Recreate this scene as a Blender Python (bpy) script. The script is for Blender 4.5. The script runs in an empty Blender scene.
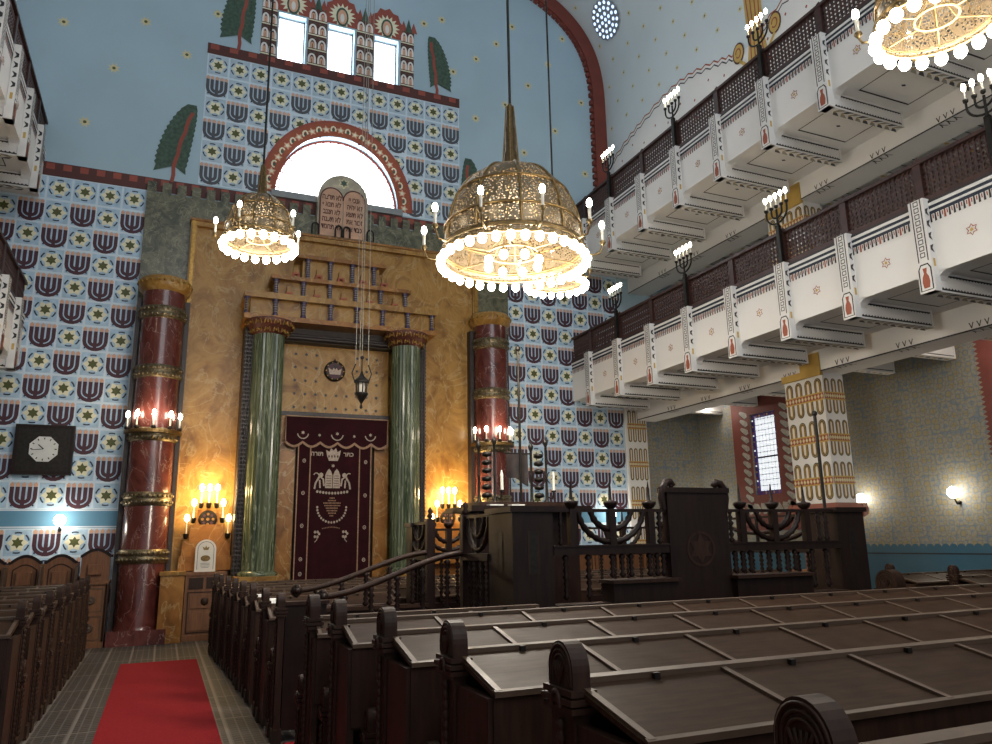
import bpy, math, random
from mathutils import Vector, Matrix
C = bpy.context.scene.collection
PI = math.pi
random.seed(4)

# ------------------------------------------------------------------ materials
MT = {}
def _mat(name):
    m = bpy.data.materials.new(name); m.use_nodes = True
    nt = m.node_tree; b = nt.nodes['Principled BSDF']; MT[name] = m
    return m, nt, b
def _set(b, rough=.6, metal=0, spec=.5, coat=0):
    b.inputs['Roughness'].default_value = rough; b.inputs['Metallic'].default_value = metal
    b.inputs['Specular IOR Level'].default_value = spec; b.inputs['Coat Weight'].default_value = coat
def _coord(nt, scale=(1, 1, 1)):
    tc = nt.nodes.new('ShaderNodeTexCoord'); mp = nt.nodes.new('ShaderNodeMapping')
    mp.inputs['Scale'].default_value = scale
    nt.links.new(tc.outputs['Object'], mp.inputs['Vector']); return mp.outputs['Vector']
def _wcoord(nt, scale=(1, 1, 1)):
    g = nt.nodes.new('ShaderNodeNewGeometry'); mp = nt.nodes.new('ShaderNodeMapping')
    mp.inputs['Scale'].default_value = scale
    nt.links.new(g.outputs['Position'], mp.inputs['Vector']); return mp.outputs['Vector']
def _ramp(nt, stops):
    r = nt.nodes.new('ShaderNodeValToRGB'); e = r.color_ramp.elements
    while len(e) < len(stops): e.new(.5)
    for k, (p, c) in enumerate(stops): e[k].position = p; e[k].color = (*c, 1)
    return r
def plain(name, col, rough=.6, metal=0, spec=.5, var=.08, scale=6, bump=0):
    m, nt, b = _mat(name); _set(b, rough, metal, spec)
    n = nt.nodes.new('ShaderNodeTexNoise'); n.inputs['Scale'].default_value = scale; n.inputs['Detail'].default_value = 4
    nt.links.new(_coord(nt), n.inputs['Vector'])
    r = _ramp(nt, [(.3, tuple(c*(1-var) for c in col)), (.7, tuple(min(1, c*(1+var)) for c in col))])
    nt.links.new(n.outputs['Fac'], r.inputs['Fac']); nt.links.new(r.outputs['Color'], b.inputs['Base Color'])
    if bump:
        bp = nt.nodes.new('ShaderNodeBump'); bp.inputs['Strength'].default_value = bump; bp.inputs['Distance'].default_value = .01
        nt.links.new(n.outputs['Fac'], bp.inputs['Height']); nt.links.new(bp.outputs['Normal'], b.inputs['Normal'])
    return m
def marble(name, cols, vein, scale=2.2, rough=.22, dist=1.6, vw=.035, zs=.55, spec=.5):
    m, nt, b = _mat(name); _set(b, rough, 0, spec)
    v = _wcoord(nt, (1, 1, zs))
    n = nt.nodes.new('ShaderNodeTexNoise'); n.inputs['Scale'].default_value = scale; n.inputs['Detail'].default_value = 8
    n.inputs['Distortion'].default_value = dist; n.inputs['Roughness'].default_value = .62
    nt.links.new(v, n.inputs['Vector'])
    k = len(cols)
    r = _ramp(nt, [(.28+.44*i/(k-1), c) for i, c in enumerate(cols)])
    nt.links.new(n.outputs['Fac'], r.inputs['Fac'])
    n2 = nt.nodes.new('ShaderNodeTexNoise'); n2.inputs['Scale'].default_value = scale*.9; n2.inputs['Detail'].default_value = 6
    n2.inputs['Distortion'].default_value = 2.2
    nt.links.new(v, n2.inputs['Vector'])
    r2 = _ramp(nt, [(.5-vw, (0, 0, 0)), (.5, (1, 1, 1)), (.5+vw*.5, (0, 0, 0))])
    nt.links.new(n2.outputs['Fac'], r2.inputs['Fac'])
    mx = nt.nodes.new('ShaderNodeMix'); mx.data_type = 'RGBA'
    ml = nt.nodes.new('ShaderNodeMath'); ml.operation = 'MULTIPLY'; ml.inputs[1].default_value = .55
    nt.links.new(r2.outputs['Color'], ml.inputs[0]); nt.links.new(ml.outputs[0], mx.inputs['Factor'])
    nt.links.new(r.outputs['Color'], mx.inputs[6]); mx.inputs[7].default_value = (*vein, 1)
    nt.links.new(mx.outputs[2], b.inputs['Base Color'])
    return m
def wood(name, c1, c2, rough=.4, ax=(1, 8, 8), scale=3, spec=.5):
    m, nt, b = _mat(name); _set(b, rough, 0, spec)
    n = nt.nodes.new('ShaderNodeTexNoise'); n.inputs['Scale'].default_value = scale; n.inputs['Detail'].default_value = 7
    n.inputs['Roughness'].default_value = .65
    nt.links.new(_wcoord(nt, ax), n.inputs['Vector'])
    r = _ramp(nt, [(.3, c1), (.7, c2)])
    nt.links.new(n.outputs['Fac'], r.inputs['Fac']); nt.links.new(r.outputs['Color'], b.inputs['Base Color'])
    n2 = nt.nodes.new('ShaderNodeTexNoise'); n2.inputs['Scale'].default_value = 5; n2.inputs['Detail'].default_value = 5
    nt.links.new(_wcoord(nt), n2.inputs['Vector'])
    rr = nt.nodes.new('ShaderNodeMapRange'); rr.inputs['To Min'].default_value = rough-.1; rr.inputs['To Max'].default_value = rough+.14
    nt.links.new(n2.outputs['Fac'], rr.inputs['Value']); nt.links.new(rr.outputs[0], b.inputs['Roughness'])
    return m
def emit(name, col, s):
    m, nt, b = _mat(name)
    b.inputs['Base Color'].default_value = (*col, 1)
    b.inputs['Emission Color'].default_value = (*col, 1); b.inputs['Emission Strength'].default_value = s
    return m

plain('plaster_blue', (.355, .49, .575), .8, var=.05, scale=.6)
plain('vault_blue', (.57, .635, .66), .8, var=.04, scale=.6)
plain('plaster_white', (.70, .69, .67), .75, var=.02, scale=2)
plain('tile_base', (.58, .69, .78), .6, var=.03)
plain('tile_blue', (.38, .54, .68), .6, var=.14, scale=9)
plain('tile_blue_light', (.40, .52, .62), .6, var=.10, scale=9)
plain('maroon', (.055, .016, .028), .6)
plain('slate', (.065, .07, .085), .6)
plain('peach', (.62, .36, .24), .6)
plain('cream', (.72, .70, .52), .6)
plain('olive', (.075, .085, .02), .6)
plain('navy', (.02, .035, .07), .6)
plain('ink', (.02, .02, .022), .6)
plain('band_blue', (.10, .25, .38), .7, var=.06, scale=2)
plain('dado_blue', (.035, .11, .165), .5, var=.06, scale=2)
plain('border_dark', (.075, .018, .014), .6)
plain('wall_red', (.15, .035, .025), .65, var=.1, scale=5)
plain('brick_red', (.27, .06, .04), .65, var=.1, scale=5)
plain('arch_red', (.17, .035, .022), .65, var=.15, scale=2)
plain('terracotta', (.24, .08, .055), .5, var=.08)
plain('leaf_green', (.045, .085, .06), .7, var=.4, scale=14)
plain('ochre', (.50, .33, .08), .5, var=.08)
plain('rust', (.30, .07, .03), .6)
plain('star_gold', (.62, .56, .33), .6)
plain('stripe_navy', (.014, .022, .04), .6)
plain('bronze', (.20, .13, .05), .38, .8, var=.4, scale=25, bump=.4)
plain('brass_band', (.15, .12, .07), .35, .75, var=.5, scale=40, bump=.6)
plain('chandelier_brass', (.17, .11, .05), .35, .85, var=.3, scale=30)
plain('chandelier_gold', (.22, .155, .07), .4, .7, var=.2, scale=20)
plain('iron', (.02, .017, .014), .45, .6, var=.3, scale=20)
plain('candle_white', (.78, .74, .64), .5)
plain('gilt', (.30, .17, .04), .35, .7, var=.4, scale=20)
plain('capital_brown', (.10, .03, .02), .45, .2, var=.5, scale=18)
plain('purple_stone', (.045, .03, .075), .35, var=.4, scale=25)
plain('velvet', (.022, .0012, .0032), .85, var=.25, scale=5, spec=.2)
plain('embroidery', (.38, .30, .24), .7, .1, var=.2, scale=30)
plain('gold_fringe', (.30, .17, .10), .7, var=.3, scale=40)
plain('carpet_red', (.235, .013, .018), .95, var=.14, scale=60, spec=.1, bump=.3)
plain('clock_face', (.62, .64, .62), .4)
plain('plaque_white', (.66, .63, .55), .5, var=.05)
plain('paper', (.7, .7, .66), .6)
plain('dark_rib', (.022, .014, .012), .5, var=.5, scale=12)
plain('shutter_grey', (.22, .24, .25), .5)
plain('rope_grey', (.30, .29, .25), .7, var=.25, scale=15)
plain('stone_tablet', (.33, .30, .22), .4, var=.2, scale=6)
plain('tablet_pink', (.46, .27, .17), .45, var=.15, scale=5)
marble('marble_red', [(.040, .011, .009), (.078, .019, .015), (.12, .034, .027), (.052, .013, .011)], (.32, .23, .20), 1.8, .18, vw=.012)
marble('marble_gold', [(.12, .050, .009), (.235, .118, .024), (.35, .195, .05), (.18, .083, .017)], (.42, .31, .15), 1.5, .36, vw=.03, zs=.8, spec=.3)
marble('marble_amber', [(.13, .048, .008), (.25, .105, .020), (.34, .16, .04)], (.42, .30, .14), 1.7, .36, zs=.8, spec=.3)
marble('marble_green', [(.017, .030, .015), (.042, .060, .031), (.11, .125, .07), (.025, .039, .021)], (.30, .34, .22), 8, .2, dist=.5, zs=.07, vw=.05)
marble('marble_moss', [(.022, .026, .014), (.055, .058, .032), (.13, .125, .075), (.035, .042, .024)], (.30, .28, .18), 2.6, .3, zs=1, vw=.03)
wood('wood_dark', (.008, .0036, .0028), (.019, .0085, .006), .45, (8, 8, 1), spec=.25)
wood('wood_pew', (.016, .0070, .0040), (.040, .0175, .010), .5, (8, 8, 1), spec=.25)
wood('wood_desk', (.022, .0112, .0065), (.046, .0245, .0145), .5, (1.5, 14, 14), spec=.07)
wood('wood_trim', (.05, .028, .016), (.09, .052, .030), .5, (3, 8, 8))
wood('wood_stall', (.10, .036, .011), (.20, .080, .026), .5, (8, 8, 1))
wood('wood_rail', (.022, .008, .006), (.055, .02, .014), .45, (4, 1, 4))
wood('wood_lattice', (.028, .010, .007), (.06, .022, .015), .45, (4, 1, 4))
emit('window_day', (.93, .95, 1), 5.5)
emit('window_glass', (.78, .84, .90), .75)
emit('bulb', (1, .92, .78), 26)
emit('flame', (1, .90, .72), 30)
emit('flame_warm', (1, .74, .34), 34)
emit('globe', (1, .90, .74), 16)
emit('spot', (1, .9, .8), 25)
emit('oculus', (.55, .68, .95), 1.3)
plain('glass_purple', (.05, .02, .20), .3)
plain('leading', (.05, .05, .06), .5)

def filigree():
    m, nt, b = _mat('filigree'); _set(b, .45, .6)
    b.inputs['Base Color'].default_value = (.15, .115, .07, 1)
    v = nt.nodes.new('ShaderNodeTexVoronoi'); v.feature = 'DISTANCE_TO_EDGE'; v.inputs['Scale'].default_value = 34
    nt.links.new(_coord(nt), v.inputs['Vector'])
    g = nt.nodes.new('ShaderNodeMath'); g.operation = 'LESS_THAN'; g.inputs[1].default_value = .22
    nt.links.new(v.outputs['Distance'], g.inputs[0]); nt.links.new(g.outputs[0], b.inputs['Alpha'])
filigree()
def wallpaper():
    m, nt, b = _mat('wallpaper'); _set(b, .7)
    w = _wcoord(nt, (1, 1, 1))
    v = nt.nodes.new('ShaderNodeTexVoronoi'); v.inputs['Scale'].default_value = 5.5; v.inputs['Randomness'].default_value = .55
    nt.links.new(w, v.inputs['Vector'])
    r = _ramp(nt, [(0, (.27, .22, .12)), (.30, (.26, .22, .13)), (.36, (.16, .195, .215)), (.46, (.25, .245, .22)), (.56, (.28, .23, .135)), (.66, (.17, .20, .22))])
    nt.links.new(v.outputs['Distance'], r.inputs['Fac'])
    v2 = nt.nodes.new('ShaderNodeTexVoronoi'); v2.inputs['Scale'].default_value = 11; v2.feature = 'DISTANCE_TO_EDGE'; v2.inputs['Randomness'].default_value = .5
    nt.links.new(w, v2.inputs['Vector'])
    r2 = _ramp(nt, [(0, (.7, .8, .9)), (.06, (.8, .85, .95)), (.12, (1, 1, 1))])
    nt.links.new(v2.outputs['Distance'], r2.inputs['Fac'])
    mx = nt.nodes.new('ShaderNodeMix'); mx.data_type = 'RGBA'; mx.blend_type = 'MULTIPLY'; mx.inputs['Factor'].default_value = 1
    nt.links.new(r.outputs['Color'], mx.inputs[6]); nt.links.new(r2.outputs['Color'], mx.inputs[7])
    nt.links.new(mx.outputs[2], b.inputs['Base Color'])
wallpaper()
def floor_mat():
    m, nt, b = _mat('floor_tiles'); _set(b, .6, 0, .3)
    w = _wcoord(nt, (1, 1, 1))
    br = nt.nodes.new('ShaderNodeTexBrick'); br.offset = 0
    br.inputs['Color1'].default_value = (.017, .0145, .0135, 1); br.inputs['Color2'].default_value = (.033, .0285, .027, 1)
    br.inputs['Mortar'].default_value = (.085, .077, .072, 1); br.inputs['Scale'].default_value = 1
    br.inputs['Brick Width'].default_value = .085; br.inputs['Row Height'].default_value = .085; br.inputs['Mortar Size'].default_value = .008
    nt.links.new(w, br.inputs['Vector'])
    b2 = nt.nodes.new('ShaderNodeTexBrick'); b2.offset = 0
    b2.inputs['Color1'].default_value = (0, 0, 0, 1); b2.inputs['Color2'].default_value = (0, 0, 0, 1)
    b2.inputs['Mortar'].default_value = (1, 1, 1, 1); b2.inputs['Scale'].default_value = 1
    b2.inputs['Brick Width'].default_value = .33; b2.inputs['Row Height'].default_value = 1.2; b2.inputs['Mortar Size'].default_value = .014
    nt.links.new(w, b2.inputs['Vector'])
    mx = nt.nodes.new('ShaderNodeMix'); mx.data_type = 'RGBA'
    nt.links.new(b2.outputs['Color'], mx.inputs['Factor']); nt.links.new(br.outputs['Color'], mx.inputs[6])
    mx.inputs[7].default_value = (.15, .13, .115, 1)
    nt.links.new(mx.outputs[2], b.inputs['Base Color'])
floor_mat()

# ------------------------------------------------------------------ mesh builder
class MB:
    def __init__(s): s.v = []; s.f = []; s.m = []; s.sm = []; s.mats = []
    def mi(s, name):
        if name not in s.mats: s.mats.append(name)
        return s.mats.index(name)
    def add(s, vs, fs, mat, smooth=False):
        o = len(s.v); s.v += [tuple(v) for v in vs]; i = s.mi(mat)
        for f in fs: s.f.append([o+k for k in f]); s.m.append(i); s.sm.append(smooth)
        return s
    def box(s, x0, y0, z0, x1, y1, z1, mat, M=None):
        x0, x1 = sorted((x0, x1)); y0, y1 = sorted((y0, y1)); z0, z1 = sorted((z0, z1))
        vs = [(x0, y0, z0), (x1, y0, z0), (x1, y1, z0), (x0, y1, z0), (x0, y0, z1), (x1, y0, z1), (x1, y1, z1), (x0, y1, z1)]
        if M: vs = [M @ Vector(v) for v in vs]
        return s.add(vs, [(3, 2, 1, 0), (4, 5, 6, 7), (0, 1, 5, 4), (1, 2, 6, 5), (2, 3, 7, 6), (3, 0, 4, 7)], mat)
    def prism(s, pts, F, d0, d1, mat, smooth=False):
        # pts: 2D polygon; F(u, v, d) -> 3D
        n = len(pts); vs = [F(u, v, d0) for u, v in pts]+[F(u, v, d1) for u, v in pts]
        s.add(vs, [tuple(range(n-1, -1, -1)), tuple(range(n, 2*n))], mat)
        s.add(vs, [(k, (k+1) % n, n+(k+1) % n, n+k) for k in range(n)], mat, smooth)
        return s
    def quad(s, a, b, c, d, mat): return s.add([a, b, c, d], [(0, 1, 2, 3)], mat)
    def poly(s, pts, F, mat, d=0):
        return s.add([F(u, v, d) for u, v in pts], [tuple(range(len(pts)))], mat)
    def ribbon(s, pts, w, F, mat, d=0, closed=False, d2=None):
        n = len(pts); L = []; R = []
        for k in range(n):
            a = pts[(k-1) % n] if (closed or k > 0) else pts[k]; b = pts[(k+1) % n] if (closed or k < n-1) else pts[k]
            tx, ty = b[0]-a[0], b[1]-a[1]; l = math.hypot(tx, ty) or 1
            nx, ny = -ty/l*w/2, tx/l*w/2
            L.append(F(pts[k][0]+nx, pts[k][1]+ny, d)); R.append(F(pts[k][0]-nx, pts[k][1]-ny, d))
        q = n if closed else n-1
        return s.add(L+R, [(k, (k+1) % n, n+(k+1) % n, n+k) for k in range(q)], mat)
    def lathe(s, prof, cx, cy, z0, mat, n=20, M=None, smooth=True, cap=True):
        vs = []; fs = []
        for r, z in prof:
            for k in range(n):
                a = 2*PI*k/n; vs.append((cx+r*math.cos(a), cy+r*math.sin(a), z0+z))
        if M: vs = [M @ Vector(v) for v in vs]
        for i in range(len(prof)-1):
            for k in range(n): fs.append((i*n+k, i*n+(k+1) % n, (i+1)*n+(k+1) % n, (i+1)*n+k))
        s.add(vs, fs, mat, smooth)
        if cap: s.add(vs[:n]+vs[-n:], [tuple(range(n-1, -1, -1)), tuple(range(n, 2*n))], mat)
        return s
    def tube(s, pts, r, mat, n=8, closed=False, smooth=True):
        pts = [Vector(p) for p in pts]; m = len(pts); vs = []; fs = []
        up = Vector((0, 0, 1)); prev = None
        for k, p in enumerate(pts):
            a = pts[(k-1) % m] if (closed or k) else p; b = pts[(k+1) % m] if (closed or k < m-1) else p
            t = (b-a).normalized()
            if prev is None:
                x = t.cross(up if abs(t.z) < .95 else Vector((1, 0, 0))).normalized()
            else:
                x = (prev-t*prev.dot(t)).normalized()
            prev = x; y = t.cross(x)
            rr = r[k] if isinstance(r, (list, tuple)) else r
            for j in range(n):
                g = 2*PI*j/n; vs.append(p+x*(rr*math.cos(g))+y*(rr*math.sin(g)))
        for k in range(m if closed else m-1):
            k2 = (k+1) % m
            for j in range(n): fs.append((k*n+j, k*n+(j+1) % n, k2*n+(j+1) % n, k2*n+j))
        s.add(vs, fs, mat, smooth)
        if not closed: s.add(vs[:n]+vs[-n:], [tuple(range(n-1, -1, -1)), tuple(range(n, 2*n))], mat)
        return s
    def ball(s, c, r, mat, n=10, sz=1):
        prof = [(max(.0005, r*math.sin(PI*k/n)), -r*sz*math.cos(PI*k/n)) for k in range(n+1)]
        return s.lathe(prof, c[0], c[1], c[2], mat, n+4)
    def mesh(s, name, off=(0, 0, 0)):
        me = bpy.data.meshes.new(name); ox, oy, oz = off
        me.from_pydata([(x-ox, y-oy, z-oz) for x, y, z in s.v], [], s.f)
        for n in s.mats: me.materials.append(MT[n])
        me.polygons.foreach_set('material_index', s.m); me.polygons.foreach_set('use_smooth', s.sm)
        me.update(); return me
    # world=True: coordinates are world ones; otherwise local to the parent
    def build(s, name, parent=None, world=True, label=None, loc=None):
        if parent is None:
            if world and s.v:
                xs = [v[0] for v in s.v]; ys = [v[1] for v in s.v]; off = ((min(xs)+max(xs))/2, (min(ys)+max(ys))/2, min(v[2] for v in s.v))
            else: off = (0, 0, 0)
            o = bpy.data.objects.new(name, s.mesh(name, off)); o.location = loc or off
        else:
            off = (0, 0, 0)
            if world:
                p = parent
                while p: off = tuple(off[i]+p.location[i] for i in range(3)); p = p.parent
            o = bpy.data.objects.new(name, s.mesh(name, off)); o.parent = parent
            if loc: o.location = loc
        C.objects.link(o)
        if label: o['label'] = label
        return o
def inst(name, me, parent, loc=(0, 0, 0), rz=0, label=None):
    o = bpy.data.objects.new(name, me); o.parent = parent; o.location = loc; o.rotation_euler = (0, 0, rz)
    C.objects.link(o)
    if label: o['label'] = label
    return o
def tag(o, label, cat, group=None, kind=None):
    o['label'] = label; o['category'] = cat
    if group: o['group'] = group
    if kind: o['kind'] = kind
    return o
def thing(name, label, cat, loc=(0, 0, 0), rz=0, group=None):
    o = bpy.data.objects.new(name, None); C.objects.link(o); o.location = loc; o.rotation_euler = (0, 0, rz)
    o.empty_display_size = .2
    return tag(o, label, cat, group)
def copy_thing(o, loc, rz=None, label=None, group=None):
    def rec(a, par):
        c = a.copy(); C.objects.link(c)
        if par: c.parent = par
        for ch in list(a.children): rec(ch, c)
        return c
    r = rec(o, None); r.location = loc
    if rz is not None: r.rotation_euler = (0, 0, rz)
    if label: r['label'] = label
    if group: r['group'] = group
    return r
def struct(o): o['kind'] = 'structure'; return o

# frames: F(u, v, d) with d the distance out of the surface towards the room
def fy(Y): return lambda u, v, d=0: (u, Y-d, v)          # wall facing -y
def fx(X, s=-1): return lambda u, v, d=0: (X+s*d, u, v)  # wall with normal s*x ; u = y
def fz(Z): return lambda u, v, d=0: (u, v, Z-d)          # soffit facing down
def arc(cx, cy, rx, ry, a0, a1, n): return [(cx+rx*math.cos(math.radians(a0+(a1-a0)*k/n)), cy+ry*math.sin(math.radians(a0+(a1-a0)*k/n))) for k in range(n+1)]
def starpts(cx, cy, r1, r2, n=6, rot=90): return [(cx+(r1 if k % 2 == 0 else r2)*math.cos(math.radians(rot+180*k/n)), cy+(r1 if k % 2 == 0 else r2)*math.sin(math.radians(rot+180*k/n))) for k in range(2*n)]
def star(mb, cx, cy, r1, r2, F, mat, d, n=6, rot=90):
    p = starpts(cx, cy, r1, r2, n, rot)
    vs = [F(cx, cy, d)]+[F(u, v, d) for u, v in p]
    mb.add(vs, [(0, 1+k, 1+(k+1) % (2*n)) for k in range(2*n)], mat)
def rectp(x0, y0, x1, y1): return [(x0, y0), (x1, y0), (x1, y1), (x0, y1)]
def mirror(x): return 6.3-x
# ------------------------------------------------------------------ the room shell
YW = 16.0
def box1(name, *a, label=None):
    return struct(MB().box(*a).build(name))
box1('floor', -6.6, -5, -.1, 12.9, 16.2, 0, 'floor_tiles')

def in_lunette(u, v, k=1.0): return v > 9.2 and ((u-3.1)/(1.42*k))**2+((v-9.28)/(1.58*k))**2 < 1
wf = MB()
holes = [(1.6, 12.52, 2.22, 13.78), (2.75, 12.52, 3.37, 13.78), (3.87, 12.52, 4.46, 13.78), (1.68, 9.28, 4.52, 10.86)]
xs = sorted({-6.6, 10.44, 12.9, *[h[0] for h in holes], *[h[2] for h in holes]})
zs = sorted({0, 5.2, 18, *[h[1] for h in holes], *[h[3] for h in holes]})
for i in range(len(xs)-1):
    for j in range(len(zs)-1):
        cx, cz = (xs[i]+xs[i+1])/2, (zs[j]+zs[j+1])/2
        if any(h[0] < cx < h[2] and h[1] < cz < h[3] for h in holes): continue
        wf.box(xs[i], YW, zs[j], xs[i+1], YW+.35, zs[j+1], 'wallpaper' if cx > 10.44 and cz < 5.2 else 'plaster_blue')
def Fw(u, v, d=0): return (u, YW-d, v)
for sgn in (-1, 1):                                   # spandrels closing the half-round window
    a = arc(3.1, 9.28, 1.42*sgn, 1.58, 90, 0, 16)
    wf.prism(a+[(3.1+1.42*sgn, 10.86)], lambda u, v, d: (u, YW+.35-d, v), 0, .35, 'plaster_blue')
def menorah(mb, x, z, w, h, F, col, d):
    for r in (.415, .215):
        pts = [(x-r*w, z+.30*h)]+arc(x, z-.10*h, r*w, (r*.85-.03)*h, 180, 360, 9)+[(x+r*w, z+.30*h)]
        mb.ribbon(pts, .148*w, F, col, d+(.0015 if r < .3 else 0))
    mb.poly(rectp(x-.072*w, z-.46*h, x+.072*w, z+.30*h), F, col, d+.003)
    for k in (-.415, -.215, 0, .215, .415):
        mb.poly([(x+k*w-.065*w, z+.305*h), (x+k*w+.065*w, z+.305*h), (x+k*w+.08*w, z+.40*h), (x+k*w, z+.475*h), (x+k*w-.08*w, z+.40*h)], F, 'peach', d)
    for sx in (-1, 1):
        mb.poly(rectp(x+sx*.38*w-.03*w, z-.4*h, x+sx*.38*w+.03*w, z-.34*h), F, 'navy', d)
def startile(mb, x, z, w, h, F, d):
    for k in range(6):
        a = arc(x, z, .40*w, .40*w, 60*k+12, 60*k+48, 3)
        mb.ribbon(a, .06*w, F, 'navy', d)
    star(mb, x, z, .39*w, .26*w, F, 'cream', d+.002, 6, 0)
    star(mb, x, z, .23*w, .13*w, F, 'olive', d+.004, 6, 90)
def tiles(mb, x0, ztop, nx, nz, pw, ph, F, par, col, skip=None, cell='tile_blue', rows_all_star=True):
    for i in range(nx):
        for j in range(nz):
            cx, cz = x0+(i+.5)*pw, ztop-(j+.5)*ph
            if skip and skip(cx, cz) == 2: continue
            part = skip and skip(cx, cz) == 1
            t = MB()
            n = 8 if part else 1
            for a in range(n):
                for b in range(n):
                    t.poly(rectp(x0+i*pw+pw*a/n, ztop-(j+1)*ph+ph*b/n, x0+i*pw+pw*(a+1)/n, ztop-(j+1)*ph+ph*(b+1)/n), F, 'tile_base', .004)
                    if not part or (0 < a < n-1 and 0 < b < n-1):
                        e = 0 if part else .045
                        t.poly(rectp(x0+i*pw+pw*(a/n+e), ztop-(j+1)*ph+ph*(b/n+e), x0+i*pw+pw*((a+1)/n-e), ztop-(j+1)*ph+ph*((b+1)/n-e)), F, cell, .007)
            if (j > 0 or not rows_all_star) and (i+j+par) % 2 == 0: menorah(t, cx, cz, pw, ph, F, col, .010)
            else: startile(t, cx, cz, pw, ph, F, .010)
            for f, m in zip(t.f, t.m):
                if part:
                    c = [sum(t.v[k][q] for k in f)/len(f) for q in range(3)]
                    if in_lunette(c[0], c[2], 1.08): continue
                mb.add([t.v[k] for k in f], [tuple(range(len(f)))], t.mats[m])
def sk(cx, cz):
    if in_lunette(cx, cz, .72): return 2
    return 1 if in_lunette(cx, cz, 1.45) else 0
tiles(wf, -.82-13*.445, 8.84, 13, 13, .445, .4985, Fw, 1, 'maroon')
tiles(wf, 7.27, 8.84, 7, 13, .45, .4985, Fw, 0, 'maroon')
tiles(wf, -.82-13*.445, 2.02, 13, 4, .445, .4985, Fw, 0, 'maroon', rows_all_star=False)
tiles(wf, 7.27, 2.02, 7, 4, .45, .4985, Fw, 1, 'maroon', rows_all_star=False)
tiles(wf, .135, 12.30, 13, 6, .455, .522, Fw, 1, 'slate', sk, 'tile_blue_light')
for x0, x1 in ((-6.6, -.82), (7.27, 10.42)):
    wf.poly(rectp(x0, 2.02, x1, 2.36), Fw, 'band_blue', .006)
    for z in (2.03, 2.33): wf.poly(rectp(x0, z, x1, z+.025), Fw, 'tile_base', .009)
wf.poly(rectp(-6.6, 0, 10.42, .05), Fw, 'dado_blue', .004)
# dark border with red dentils along the top of the tiling, and the one above the upper block
wf.poly(rectp(-6.6, 8.84, 9.95, 9.13), Fw, 'border_dark', .012)
for k in range(56):
    x = -6.5+k*.296
    if x < 9.8: wf.poly(rectp(x, 8.98, x+.15, 9.11), Fw, 'brick_red', .016)
wf.poly(rectp(.12, 12.30, 6.06, 12.56), Fw, 'border_dark', .014)
for k in range(15): wf.poly(rectp(.18+k*.4, 12.42, .36+k*.4, 12.54), Fw, 'brick_red', .018)
# painted frame round the half-round window
sur = arc(3.1, 9.24, 1.56, 1.80, 0, 180, 40)
wf.ribbon(sur, .34, Fw, 'rust', .022)
for k in range(29):
    a = 3+k*6.2; c = math.cos(math.radians(a)); s_ = math.sin(math.radians(a))
    x, z = 3.1+1.55*c, 9.24+1.79*s_
    if k % 2 == 0:
        star(wf, x, z, .10, .055, Fw, 'peach', .026, 5, a)
        star(wf, x, z, .05, .03, Fw, 'cream', .029, 5, a)
    else:
        wf.ribbon(arc(x, z, .055, .08, a-90-30, a+90+30, 6), .035, Fw, 'cream', .026)
        wf.poly(arc(x, z-.01, .03, .04, 0, 360, 8)[:-1], Fw, 'leaf_green', .028)
wf.ribbon(arc(3.1, 9.24, 1.73, 1.985, 0, 180, 40), .05, Fw, 'brick_red', .026)
# painted piers and heads of the three upper windows
for x0, x1 in ((1.22, 1.57), (2.27, 2.71), (3.42, 3.83), (4.52, 4.86)):
    wf.poly(rectp(x0, 12.56, x1, 14.2), Fw, 'border_dark', .012)
    n = 2; w = (x1-x0)/n
    for r in range(4):
        z = 12.64+r*.39
        for k in range(n):
            cx = x0+(k+.5)*w
            wf.ribbon([(cx-w*.33, z)]+arc(cx, z+.1, w*.33, .13, 180, 0, 8)+[(cx+w*.33, z)], .045, Fw, 'plaster_white', .016)
            wf.ribbon([(cx-w*.12, z)]+arc(cx, z+.08, w*.12, .07, 180, 0, 5)+[(cx+w*.12, z)], .035, Fw, 'peach', .018)
        wf.poly(rectp(x0, z-.05, x1, z-.02), Fw, 'cream', .016)
        for k in range(4): wf.poly(rectp(x0+(x1-x0)*(k+.3)/4, z+.26, x0+(x1-x0)*(k+.7)/4, z+.29), Fw, 'leaf_green', .018)
for cx in (1.91, 3.06, 4.165):
    n = 13; pts = []
    for k in range(n+1):
        a = math.radians(180*k/n); rr = 1+.05*math.cos(k*PI)
        pts.append((cx+.47*rr*math.cos(a), 13.82+.78*rr*math.sin(a)))
    wf.poly(pts, Fw, 'brick_red', .014)
    star(wf, cx, 14.10, .33, .22, Fw, 'cream', .018, 16)
    wf.poly(arc(cx, 14.05, .15, .26, 0, 360, 16)[:-1], Fw, 'leaf_green', .022)
    wf.poly(arc(cx, 14.05, .11, .20, 0, 360, 16)[:-1], Fw, 'peach', .025)
    wf.poly(arc(cx, 14.02, .05, .12, 0, 360, 12)[:-1], Fw, 'plaster_white', .028)
for cx in (1.35, 2.49, 3.62, 4.72):
    for k, c in ((-1, 'brick_red'), (0, 'leaf_green'), (1, 'brick_red')):
        wf.poly([(cx+k*.13-.09, 14.1), (cx+k*.13+.09, 14.1), (cx+k*.13, 14.48-.08*abs(k))], Fw, c, .016+.003*(k == 0))
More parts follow.
